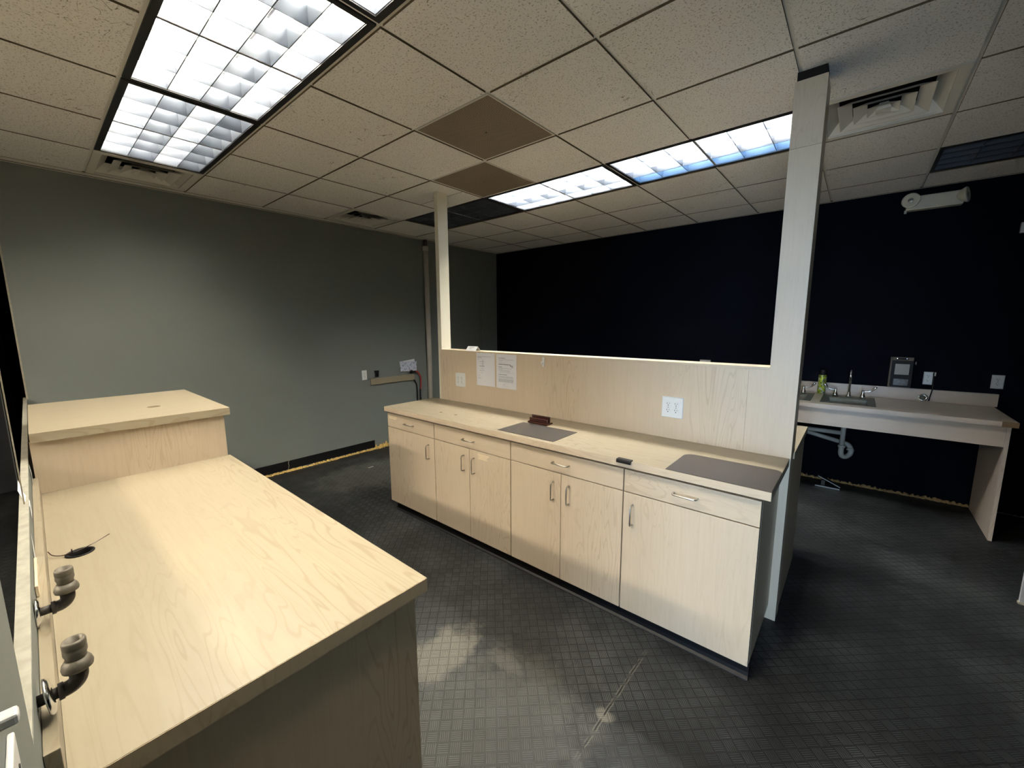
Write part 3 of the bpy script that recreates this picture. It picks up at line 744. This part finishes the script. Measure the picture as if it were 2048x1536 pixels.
# raised cabinet behind it
t = thing('raised_counter', 'taller maple counter box behind the left counter, with a round cable hole', 'counter', (-2.97, 0.3, 0))
obj('slab', slab_hole(-3.455, -2.4965, -0.0420, 0.6445, 1.134, 1.172, -2.838, 0.393, 0.029), M['woodY'], t)
obj('edge_band', bx(-2.4962, -2.4952, -0.0415, 0.6440, 1.1345, 1.1715), M['woodY'], t)
obj('front_panel', bx(-2.5330, -2.5172, -0.045, 0.6205, 0, 1.1335), M['woodZ'], t)
obj('side_panel', bx(-3.43, -2.534, 0.602, 0.6200, 0, 1.1335), M['woodZ'], t)
obj('back_panel', bx(-3.43, -3.412, -0.045, 0.601, 0, 1.1335), M['woodZ'], t)
bm = BM(); lathe(bm, [(0.030, 0), (0.030, 0.001)], (-2.838, 0.393, 1.133 - 0.002)); obj('hole_dark_disc', bm, M['gap'], t)  # dark disc closes the hole in place of its shaded inside

# pipe stubs through the low wall
def pipe_stub(x, z, label, out, esc_y, tilt):
    t = thing('pipe_stub', label, 'pipe', (x, PY, z), 0, 'iron pipe stubs through the low grey wall')
    yc = PY + out; rb = 0.0115
    bm = BM(); tube(bm, [(x, PY - 0.001, z), (x, PY + out * 0.55, z)], 0.0088, 14); obj('pipe', bm, M['iron'], t)
    bm = BM(); lathe(bm, [(0.0290, 0.0), (0.0290, 0.0025), (0.026, 0.006), (0.015, 0.0085), (0.0095, 0.0085)], (x, esc_y, z), (0.0, 1, tilt), 32); obj('escutcheon', bm, M['chrome'], t, label='shiny chrome ring')
    y0 = PY + out * 0.48; cr = 0.016
    path = [(x, y0, z), (x, y0 + 0.006, z), (x, y0 + 0.0065, z)]; rad = [0.0132, 0.0132, rb]
    for k in range(9):
        a = k * PI / 2 / 8; path.append((x, yc - cr + cr * math.sin(a), z + cr - cr * math.cos(a))); rad.append(rb)
    path += [(x, yc, z + 0.030)]; rad += [rb]
    bm = BM(); tube(bm, path, rad, 16); obj('elbow', bm, M['iron'], t)
    bm = BM(); zz = z + 0.027
    lathe(bm, [(0.0125, 0), (0.0185, 0.001), (0.0193, 0.006), (0.0178, 0.012), (0.0135, 0.019)], (x, yc, zz), n=24); obj('collar', bm, M['ironworn'], t)
    bm = BM(); lathe(bm, [(0.0122, 0.018), (0.0130, 0.025), (0.0145, 0.029), (0.0145, 0.036), (0.0133, 0.0375), (0.0145, 0.039), (0.0145, 0.048), (0.0133, 0.051), (0.0105, 0.051), (0.0100, 0.03)], (x, yc, zz), n=24); obj('nipple', bm, M['ironworn'], t)
pipe_stub(-1.240, 1.0135, 'iron pipe stub with elbow through the low grey wall, nearer the cable hole', 0.048, PY + 0.0005, -0.06)
pipe_stub(-0.925, 1.0195, 'iron pipe stub with loose tilted chrome ring, the nearer of the two', 0.047, PY + 0.010, 0.10)
# cable tie at the grommet
bm = BM(); tube(bm, curve([(-1.800, -0.034, 0.928), (-1.778, -0.026, 0.9215), (-1.762, -0.010, 0.9195), (-1.757, 0.010, 0.9200), (-1.760, 0.030, 0.9215), (-1.770, 0.062, 0.927), (-1.792, 0.099, 0.934)], 5), 0.0013, 6)
tube(bm, [(-1.758, 0.013, 0.920), (-1.758, 0.013, 0.932)], 0.0016, 6)
single('cable_tie', bm, M['mahogany'], 'thin dark cable tie lying across the counter grommet', 'cable tie', loc=(-1.76, 0.02, 0.92))
# scraps on the low wall
def scrap(name, pts, m, label, cat, th=0.0007, loc=None):
    """thin bent strip: list of cross pairs"""
    bm = BM(); top = [[bm.verts.new(p) for p in pr] for pr in pts]; bot = [[bm.verts.new((p[0], p[1] - th * 0.7, p[2] - th * 0.7)) for p in pr] for pr in pts]
    for i in range(len(pts) - 1):
        bm.faces.new((top[i][0], top[i][1], top[i + 1][1], top[i + 1][0])); bm.faces.new((bot[i][0], bot[i + 1][0], bot[i + 1][1], bot[i][1]))
        for k in (0, 1): bm.faces.new((top[i][k], top[i + 1][k], bot[i + 1][k], bot[i][k]))
    for i in (0, -1): bm.faces.new((top[i][0], bot[i][0], bot[i][1], top[i][1]))
    bmesh.ops.recalc_face_normals(bm, faces=bm.faces)
    return single(name, bm, m, label, cat, loc=loc or pts[0][0])
scrap('paper_tag', [((-2.20, -0.0785, 1.0655), (-2.06, -0.078, 1.0655)), ((-2.02, -0.066, 1.0665), (-1.94, -0.066, 1.0665)), ((-1.93, -0.0535, 1.060), (-1.87, -0.0535, 1.058)), ((-1.90, -0.0525, 1.030), (-1.84, -0.0525, 1.030))], M['paper'], 'white paper tag draped over the edge of the low grey wall', 'paper')
scrap('tape_scrap', [((-1.66, PY + 0.0012, 1.045), (-1.63, PY + 0.0012, 1.035)), ((-1.64, PY + 0.002, 1.005), (-1.58, PY + 0.002, 1.000)), ((-1.60, PY + 0.0035, 0.9875), (-1.50, PY + 0.0035, 0.9875))], M['white'], 'torn white strip hanging above the backsplash near the cable hole', 'tape')
scrap('tape_scrap', [((-2.50, PY + 0.0012, 1.05), (-2.47, PY + 0.0012, 1.05)), ((-2.47, PY + 0.004, 1.02), (-2.44, PY + 0.004, 1.02)), ((-2.44, PY + 0.004, 0.990), (-2.41, PY + 0.004, 0.990))], M['white'], 'curled white strip on the low grey wall in front of the raised counter', 'tape')
bm = BM(); box(bm, -1.56, -1.38, PY + 0.0008, PY + 0.006, 0.9855, 1.012, bev=0.001)
single('foam_strip', bm, M['tape'], 'short yellow strip above the backsplash behind the farther pipe stub', 'strip', loc=(-1.47, PY, 0.9855))
# vertical strip on the cap and things on the jamb
single('metal_strip', bx(-1.8955, -1.8905, -0.0655, -0.0625, 1.0636, H), M['bead'], 'thin pale vertical strip rising from the cap of the low wall', 'strip', loc=(-1.893, -0.064, 1.0636))
t = thing('wall_peg', 'white peg sticking out of the grey wall at the lower left edge', 'peg', (-0.5, PY, 1.285))
obj('peg', bx(-0.507, -0.493, PY + 0.0005, PY + 0.0155, 1.278, 1.288, bev=0.0025), M['white'], t)
obj('mount', bx(-0.509, -0.49, PY + 0.0001, PY + 0.0005, 1.272, 1.294), M['white'], t)
t = thing('switch_plate', 'white wall plate on the grey wall at the lower left corner', 'wall plate', (-0.535, PY, 1.16))
obj('plate', bx(-0.573, -0.50, PY + 0.0002, PY + 0.005, 1.105, 1.222, bev=0.0015), M['white'], t)
bm = BM(); lathe(bm, [(0.003, 0), (0.003, 0.001)], (-0.555, PY + 0.005, 1.196), (0, 1, 0), 10); obj('screw', bm, M['slot'], t)

# ------------------------------------------------------------------ things on the grey wall
t = thing('wall_ledge', 'short narrow maple board fixed to the grey wall', 'ledge', (GX, 3.08, 0.88))
obj('board', bx(GX + 0.0005, GX + 0.02, 2.746, 3.411, 0.843, 0.922, bev=0.001), M['woodY'], t)
t = thing('pipe_clamp', 'small black clamp on the grey wall above the left end of the ledge', 'clamp', (GX, 2.835, 0.98))
obj('body', bx(GX + 0.0005, GX + 0.03, 2.815, 2.855, 0.940, 1.000, bev=0.004), M['blackmatte'], t)
obj('jaw', bx(GX + 0.0005, GX + 0.035, 2.808, 2.858, 0.995, 1.022, bev=0.004), M['blackmatte'], t)
obj('bracket', bx(GX + 0.0002, GX + 0.004, 2.80, 2.87, 0.925, 0.945), M['steel'], t)
def card(label, c, w, h, tilt, off, m):
    bm = BM(); box(bm, -0.0006, 0.0006, -w / 2, w / 2, -h / 2, h / 2)
    bmesh.ops.rotate(bm, verts=bm.verts, cent=(0, 0, 0), matrix=Matrix.Rotation(tilt, 3, 'X'))
    o = obj('printed_card', bm, m); o.location = (GX + off, c[0], c[1]); tag(o, label, 'card', 'cards behind the valve'); return o
card('rear printed card sticking up behind the front one on the grey wall', (3.315, 1.052), 0.245, 0.135, 0.10, 0.006, M['paper'])
card('front bluish printed card above the wooden ledge on the grey wall', (3.325, 1.038), 0.265, 0.135, -0.04, 0.014, M['card'])
t = thing('water_valve', 'small chrome valve on the grey wall below the cards', 'valve', (GX, 3.33, 0.955))
bm = BM(); tube(bm, [(GX + 0.0005, 3.33, 0.952), (GX + 0.045, 3.33, 0.952)], 0.011, 12); obj('body', bm, M['chrome'], t)
bm = BM(); tube(bm, [(GX + 0.03, 3.33, 0.955), (GX + 0.03, 3.42, 0.962)], 0.009, 12); obj('outlet', bm, M['blackmatte'], t)
bm = BM(); tube(bm, curve([(GX + 0.045, 3.295, 0.955), (GX + 0.05, 3.33, 0.985), (GX + 0.05, 3.37, 0.965)], 4), 0.008, 10); obj('lever', bm, M['chrome'], t)
bm = BM(); tube(bm, curve([(GX + 0.03, 3.421, 0.963), (GX + 0.035, 3.46, 0.945), (GX + 0.03, 3.505, 0.875), (GX + 0.025, 3.514, 0.80), (GX + 0.022, 3.506, 0.70)], 6), 0.010, 10)
single('red_hose', bm, M['red'], 'short red hose bending down from the chrome valve', 'hose', loc=(GX + 0.03, 3.45, 0.9))
t = thing('hose_tail', 'dark hose end with pale lettering hanging below the red hose', 'hose', (GX + 0.02, 3.506, 0.62))
bm = BM(); tube(bm, curve([(GX + 0.022, 3.506, 0.699), (GX + 0.02, 3.505, 0.40), (GX + 0.03, 3.515, 0.08), (GX + 0.075, 3.53, 0.0625), (GX + 0.10, 3.50, 0.014), (GX + 0.16, 3.44, 0.0128)], 5), 0.012, 10); obj('hose', bm, M['blackmatte'], t)
bm = BM()
for k in range(6): box(bm, GX + 0.0325, GX + 0.0335, 3.500 + 0.003 * (k % 2), 3.508 + 0.003 * (k % 2), 0.59 + k * 0.018, 0.598 + k * 0.018)
obj('lettering', bm, M['inksoft'], t)
bm = BM(); tube(bm, curve([(GX + 0.016, 3.405, 0.842), (GX + 0.018, 3.44, 0.78), (GX + 0.016, 3.452, 0.70), (GX + 0.014, 3.452, 0.55), (GX + 0.014, 3.45, 0.32), (GX + 0.062, 3.46, 0.10), (GX + 0.066, 3.45, 0.012), (GX + 0.12, 3.38, 0.0098)], 6), 0.009, 8)
single('black_cable', bm, M['blackmatte'], 'black cable hanging down the grey wall left of the hose', 'cable', loc=(GX + 0.014, 3.45, 0.5))
t = thing('drain_pipe', 'pale vertical plastic pipe on the grey wall left of the cream post', 'pipe', (GX + 0.05, 3.69, 0))
bm = BM(); tube(bm, [(GX + 0.04, 3.67, 0.0), (GX + 0.04, 3.66, 2.615)], 0.034, 20); obj('pipe', bm, M['pvc'], t)
bm = BM(); tube(bm, [(GX + 0.04, 3.66, 2.60), (GX + 0.04, 3.66, 2.66)], 0.039, 20); obj('coupling', bm, M['pvc'], t)
bm = BM(); tube(bm, [(GX + 0.04, 3.66, 2.66), (GX + 0.04, 3.66, H - 0.008)], 0.025, 16); obj('riser', bm, M['iron'], t)
bm = BM(); box(bm, GX + 0.03, GX + 0.05, 2.62, 2.68, 0.0003, 0.004, bev=0.001)
bmesh.ops.translate(bm, verts=bm.verts, vec=(0.55, -0.30, 0))
single('plastic_scrap', bm, M['trappvc'], 'small pale plastic scrap on the floor near the left cabinet end', 'scrap')
bm = BM(); tube(bm, curve([(GX + 0.008, 1.715, 0.127), (GX + 0.010, 1.700, 0.10), (GX + 0.009, 1.703, 0.06), (GX + 0.012, 1.69, 0.022)], 5), 0.0022, 6)
single('loose_wire', bm, M['bead'], 'short pale wire hanging over the black baseboard', 'wire', loc=(GX + 0.008, 1.70, 0.07))

# ------------------------------------------------------------------ sink counter on the black wall
SX0, SX1, SY0, SZ = -1.75, 0.910, 4.390, 0.901
t = thing('sink_counter', 'worn maple wall counter with two sinks and a right end panel', 'counter', (-0.4, 4.8, 0))
bm = BM()
cut = [(-0.170, 0.120), (-0.620, -0.330)]; cy0, cy1 = 4.53, 4.858
xs = sorted([SX0, SX1] + [c for p in cut for c in p]); ys = [SY0, cy0, cy1, BY - 0.0005]
solid = {}
for i in range(len(xs) - 1):
    for j in range(3):
        xc = (xs[i] + xs[i + 1]) / 2
        solid[i, j] = not (j == 1 and any(a < xc < b for a, b in cut))
vc = {}
def V_(i, j, z):
    k = (i, j, z)
    if k not in vc: vc[k] = bm.verts.new((xs[i], ys[j], z))
    return vc[k]
z0, z1 = SZ - 0.037, SZ
for (i, j), s in solid.items():
    if not s: continue
    bm.faces.new((V_(i, j, z1), V_(i + 1, j, z1), V_(i + 1, j + 1, z1), V_(i, j + 1, z1))); bm.faces.new((V_(i, j, z0), V_(i, j + 1, z0), V_(i + 1, j + 1, z0), V_(i + 1, j, z0)))
    for di, dj, a, b in ((-1, 0, (i, j), (i, j + 1)), (1, 0, (i + 1, j), (i + 1, j + 1)), (0, -1, (i, j), (i + 1, j)), (0, 1, (i, j + 1), (i + 1, j + 1))):
        if not solid.get((i + di, j + dj)): bm.faces.new((V_(*a, z0), V_(*b, z0), V_(*b, z1), V_(*a, z1)))
bmesh.ops.recalc_face_normals(bm, faces=bm.faces)
obj('slab', bm, M['sinkX'], t)
obj('backsplash', bx(SX0, 0.929, BY - 0.0195, BY - 0.0006, SZ + 0.0002, 1.007, bev=0.001), M['sinkX'], t)
obj('bare_edge', bx(0.832, 0.9105, SY0 - 0.001, SY0 + 0.01, SZ - 0.0375, SZ + 0.0003), M['particle'], t, label='bare brown particle board where the edge band is missing')
obj('apron', bx(SX0, 0.862, SY0 + 0.028, SY0 + 0.046, 0.712, SZ - 0.0375), M['sinkX'], t)
obj('end_panel', bx(0.863, 0.884, SY0 + 0.028, BY - 0.04, 0, SZ - 0.0375), M['sinkZ'], t)
obj('end_panel', bx(SX0, SX0 + 0.02, SY0 + 0.047, BY - 0.04, 0, SZ - 0.0375), M['sinkZ'], t)

def sink(x0, label, fl):
    t = thing('sink', label, 'sink', (x0 + 0.19, 4.76, SZ), 0, 'steel sinks set in the wall counter')
    x1 = x0 + 0.38; y0, y1 = 4.497, 5.022; a0, a1 = x0 + 0.047, x0 + 0.333; b0, b1 = 4.532, 4.856
    bm = BM(); zt = SZ + 0.003
    def ring(p0, p1, q0, q1, z): return [bm.verts.new(v) for v in ((p0, q0, z), (p1, q0, z), (p1, q1, z), (p0, q1, z))]
    R = [ring(x0, x1, y0, y1, SZ + 0.0004), ring(x0 + 0.002, x1 - 0.002, y0 + 0.002, y1 - 0.002, zt), ring(a0, a1, b0, b1, zt), ring(a0 + 0.008, a1 - 0.008, b0 + 0.008, b1 - 0.008, zt - 0.010),
         ring(a0 + 0.015, a1 - 0.015, b0 + 0.015, b1 - 0.015, SZ - 0.13), ring(a0 + 0.04, a1 - 0.04, b0 + 0.04, b1 - 0.04, SZ - 0.15)]
    for r in range(5):
        for k in range(4): bm.faces.new((R[r][k], R[r][(k + 1) % 4], R[r + 1][(k + 1) % 4], R[r + 1][k]))
    bm.faces.new(R[5]); bmesh.ops.recalc_face_normals(bm, faces=bm.faces)
    obj('basin', bm, M['basin'], t)
    bm = BM(); lathe(bm, [(0.04, 0), (0.04, 0.003), (0.03, 0.002)], (x0 + 0.19, 4.69, SZ - 0.1495)); obj('drain', bm, M['chrome'], t)
    f = thing('faucet', fl, 'faucet', (x0 + 0.19, 4.935, zt), 0, 'gooseneck faucets behind the sinks')
    cx, cy = x0 + 0.193, 4.936; z = zt + 0.0004
    bm = BM(); lathe(bm, [(0.024, 0), (0.022, 0.015), (0.014, 0.032), (0.013, 0.048), (0.010, 0.052)], (cx, cy, z)); obj('base', bm, M['chrome'], f)
    path = [(cx, cy, z + 0.05), (cx, cy, z + 0.20)] + [(cx, cy - 0.055 + 0.055 * math.cos(k * PI / 10), z + 0.215 + 0.055 * math.sin(k * PI / 10)) for k in range(11)] + [(cx, cy - 0.11, z + 0.17)]
    bm = BM(); tube(bm, path, 0.0085, 14); obj('spout', bm, M['chrome'], f)
    for s in (-1, 1):
        hx = cx + s * 0.099; hy = 4.919
        bm = BM(); lathe(bm, [(0.023, 0), (0.022, 0.022), (0.013, 0.042), (0.010, 0.062), (0.012, 0.070), (0.007, 0.076)], (hx, hy, z)); hb = obj('handle_base', bm, M['chrome'], f)
        bm = BM(); tube(bm, curve([(hx, hy, z + 0.066), (hx + s * 0.035, hy, z + 0.068), (hx + s * 0.062, hy, z + 0.080), (hx + s * 0.082, hy, z + 0.105), (hx + s * 0.095, hy, z + 0.112)], 5), [0.006] * 8 + [0.0055, 0.006, 0.007, 0.008, 0.009, 0.010, 0.011, 0.011, 0.011, 0.010, 0.008, 0.006, 0.003], 12); obj('lever', bm, M['chrome'], hb)
sink(-0.2155, 'steel sink in full view left of the wall dispenser', 'chrome gooseneck faucet with two wing levers beside the green spray can')
sink(-0.6620, 'steel sink half hidden behind the wooden column', 'chrome faucet mostly hidden behind the wooden column')
t = thing('spray_can', 'green spray can with black cap against the backsplash', 'spray can', (-0.237, 5.060, SZ))
cx, cy = -0.237, 5.060
bm = BM(); lathe(bm, [(0.030, 0), (0.033, 0.003), (0.033, 0.178), (0.031, 0.186), (0.027, 0.192)], (cx, cy, SZ + 0.0005), n=28); obj('can', bm, M['can'], t)
bm = BM(); lathe(bm, [(0.0315, 0.188), (0.0325, 0.194), (0.0325, 0.235), (0.030, 0.240), (0.010, 0.241)], (cx, cy, SZ + 0.0005), n=28); obj('cap', bm, M['blackmatte'], t)
# dispenser on the wall
t = thing('towel_dispenser', 'brown framed wall dispenser with a small pale window above the counter', 'dispenser', (0.32, BY, 1.15))
dx0, dx1, dz0, dz1, dy = 0.243, 0.396, 1.012, 1.290, BY - 0.055
obj('body', bx(dx0 + 0.006, dx1 + 0.001, dy + 0.004, BY - 0.0005, dz0 + 0.001, dz1 - 0.001), M['blackmatte'], t)
bm = BM(); box(bm, dx0, dx0 + 0.013, dy - 0.004, BY - 0.001, dz0, dz1, bev=0.002); box(bm, dx0 + 0.0131, dx1, dy - 0.004, dy + 0.006, dz1 - 0.032, dz1, bev=0.002); box(bm, dx0 + 0.0131, dx1, dy - 0.002, dy + 0.02, dz0, dz0 + 0.006)
obj('frame', bm, plain('brown_wood_frame', (0.11, 0.075, 0.045), 0.5, var=0.25, scale=30), t)
obj('window', bx(0.279, 0.374, dy - 0.001, dy + 0.004, 1.130, 1.226), M['trappvc'], t)
obj('lower_window', bx(0.279, 0.376, dy - 0.001, dy + 0.004, 1.032, 1.090), plain('clear_dirty_plastic', (0.09, 0.08, 0.075), 0.15, var=0.7, scale=60), t)
obj('badge', bx(0.283, 0.360, dy - 0.006, dy - 0.004, 1.265, 1.282, bev=0.001), M['blackmatte'], t)
for x in (0.287, 0.350):
    bm = BM(); lathe(bm, [(0.004, 0), (0.003, 0.002)], (x, dy - 0.006, 1.276), (0, -1, 0), 10); obj('rivet', bm, M['chrome'], t)
bm = BM(); tube(bm, [(dx1, dy + 0.02, 1.235), (dx1 + 0.018, dy + 0.02, 1.235), (dx1 + 0.018, dy + 0.015, 1.220)], 0.0035, 8); tube(bm, [(dx1 + 0.018, dy + 0.02, 1.252), (dx1 + 0.018, dy + 0.02, 1.22)], 0.005, 8); obj('crank', bm, M['steel'], t)
# cord, ring
t = thing('power_cord', 'black cord hanging from the outlet down onto the sink counter', 'cord', (0.537, BY - 0.01, SZ))
bm = BM(); tube(bm, curve([(0.536, BY - 0.010, 1.155), (0.541, BY - 0.016, 1.08), (0.539, BY - 0.0265, 1.01), (0.532, BY - 0.029, 0.955), (0.526, BY - 0.038, SZ + 0.0062)], 6), 0.0045, 8); obj('cable', bm, M['blackmatte'], t)
obj('plug', bx(0.5395, 0.550, BY - 0.022, BY - 0.0005, 1.130, 1.162, bev=0.002), M['ivory'], t)
t = thing('sink_flange', 'chrome ring leaning on the backsplash below the wall outlet', 'ring', (0.485, BY - 0.045, SZ + 0.033))
bm = BM(); prof = []
for k in range(13):
    a = 2 * PI * k / 12; prof.append((0.025 + 0.0085 * math.cos(a), 0.006 * math.sin(a)))
lathe(bm, prof, (0.486, BY - 0.047, SZ + 0.0345), (0, -1, 0.35), 32)
bmesh.ops.delete(bm, geom=[f for f in bm.faces if len(f.verts) > 4], context='FACES'); obj('ring', bm, M['chrome'], t)
bm = BM(); lathe(bm, [(0.019, -0.004), (0.019, 0.0), (0.006, 0.002)], (0.486, BY - 0.045, SZ + 0.034), (0, -1, 0.35), 24); obj('core', bm, M['ironworn'], t)
# drain under the sinks
t = thing('sink_drain', 'grey plastic drain trap hanging under the wall counter', 'drain pipe', (-0.03, 4.82, 0.45))
px, py, r = -0.030, 4.80, 0.0195
bm = BM(); tube(bm, [(px, py, SZ - 0.155), (px, py, 0.455)], r, 16); obj('tailpiece', bm, M['trappvc'], t)
bm = BM(); tube(bm, curve([(px, py, 0.46), (px, py, 0.395), (px + 0.012, py + 0.01, 0.362), (px + 0.04, py + 0.03, 0.358), (px + 0.066, py + 0.05, 0.385), (px + 0.068, py + 0.06, 0.425), (px + 0.045, py + 0.075, 0.462), (px + 0.0, py + 0.09, 0.474)], 5), 0.0215, 16); obj('trap', bm, M['trappvc'], t)
bm = BM(); tube(bm, [(px + 0.005, py + 0.09, 0.474), (-0.30, py + 0.12, 0.525), (-0.62, py + 0.15, 0.575)], r, 14); obj('waste_arm', bm, M['trappvc'], t)
bm = BM(); tube(bm, [(px, py, 0.583), (-0.62, py, 0.585)], r, 14); obj('cross_pipe', bm, M['trappvc'], t)
bm = BM(); tube(bm, [(px, py, 0.448), (px, py, 0.470)], 0.029, 8); obj('slip_nut', bm, M['trappvc'], t)
bm = BM(); tube(bm, [(px + 0.064, py + 0.054, 0.412), (px + 0.066, py + 0.062, 0.432)], 0.029, 8); obj('slip_nut', bm, M['trappvc'], t)
# pedal on the floor
t = thing('foot_pedal', 'grey metal foot pedal lying on the floor under the sinks', 'pedal', (-0.1, 4.93, 0))
bm = BM(); prism(bm, [(-0.200, 0.0005), (-0.008, 0.0005), (-0.008, 0.012), (-0.200, 0.010)], 4.885, 4.975, 1, 0.001); obj('base', bm, M['steel'], t)
bm = BM(); prism(bm, [(-0.185, 0.097), (-0.006, 0.018), (-0.003, 0.024), (-0.183, 0.104)], 4.905, 4.965, 1, 0.001); obj('treadle', bm, M['steel'], t)
bm = BM(); box(bm, -0.155, -0.125, 4.92, 4.95, 0.0115, 0.06); obj('spring_block', bm, M['iron'], t)
# emergency light
t = thing('emergency_wall_lamp', 'ivory emergency light with two round lamp heads high on the black wall', 'emergency light', (0.39, BY, 2.62))
obj('body', bx(0.212, 0.556, BY - 0.085, BY - 0.0005, 2.560, 2.672, bev=0.008), M['ivory'], t)
def head(c, ax, tl):
    bm = BM(); lathe(bm, [(0.030, -0.055), (0.044, -0.04), (0.058, -0.008), (0.061, 0.0), (0.058, 0.006), (0.050, 0.006)], c, ax, 28); h = obj('lamp_head', bm, M['ivory'], t)
    bm = BM(); lathe(bm, [(0.050, 0.0055), (0.046, 0.0015), (0.022, 0.001), (0.018, 0.006), (0.006, 0.0085)], c, ax, 28); obj('lens', bm, M['steel'], h)
head((0.236, BY - 0.115, 2.635), (-0.22, -1, 0.05), t)
head((0.570, BY - 0.075, 2.630), (0.95, -0.35, 0.12), t)
obj('clip', bx(0.205, 0.222, BY - 0.07, BY - 0.05, 2.540, 2.565, bev=0.002), M['ivory'], t)
# things cut by the right edge
single('wall_box', bx(0.892, 0.96, BY - 0.03, BY - 0.0005, 2.29, 2.37, bev=0.003), M['white'], 'sliver of a white box on the black wall at the right edge', 'wall box', loc=(0.925, BY, 2.33))
t = thing('white_panel', 'edge of a white standing panel at the lower right edge of the photo', 'panel', (1.1, 3.505, 0))
obj('board', bx(0.839, 1.42, 3.495, 3.514, 0.012, 0.72, bev=0.001), M['white'], t)
obj('foot_strip', bx(0.835, 1.42, 3.492, 3.517, 0.0, 0.0118), M['ivory'], t)

# ------------------------------------------------------------------ daylight, camera, view
w = bpy.data.worlds.new('daylight_sky'); S.world = w; w.use_nodes = True
bg = w.node_tree.nodes['Background']; bg.inputs[0].default_value = (0.62, 0.78, 1.0, 1); bg.inputs[1].default_value = 0.1
ld = bpy.data.lights.new('window_daylight', 'AREA'); ld.shape = 'RECTANGLE'; ld.size = WX1 - WX0; ld.size_y = WZ1 - WZ0
ld.energy = 210.0; ld.color = (0.52, 0.74, 1.0)
lo = bpy.data.objects.new('window_daylight', ld); COL.objects.link(lo)
lo.location = ((WX0 + WX1) / 2, YE + 0.02, (WZ0 + WZ1) / 2); lo.rotation_euler = (PI / 2, 0, 0)

cam = bpy.data.cameras.new('camera'); co = bpy.data.objects.new('camera', cam); COL.objects.link(co)
cam.sensor_fit = 'HORIZONTAL'; cam.sensor_width = 36.0; cam.lens = 814.59 / 2048 * 36.0; cam.clip_start = 0.01; cam.clip_end = 60
rx, ry, rz = -0.14542, 0.004459, 0.702718
R = Matrix.Rotation(rz, 3, 'Z') @ Matrix.Rotation(rx, 3, 'X') @ Matrix.Rotation(ry, 3, 'Y')
right, fwd, up = R.col[0], R.col[1], R.col[2]
mw = Matrix((right, up, -fwd)).transposed().to_4x4(); mw.translation = Vector((0, 0, CZ))
co.matrix_world = mw
S.camera = co
S.view_settings.view_transform = 'Standard'; S.view_settings.look = 'None'
S.view_settings.gamma = 1.0; S.view_settings.use_curve_mapping = False
S.view_settings.exposure = 0.85
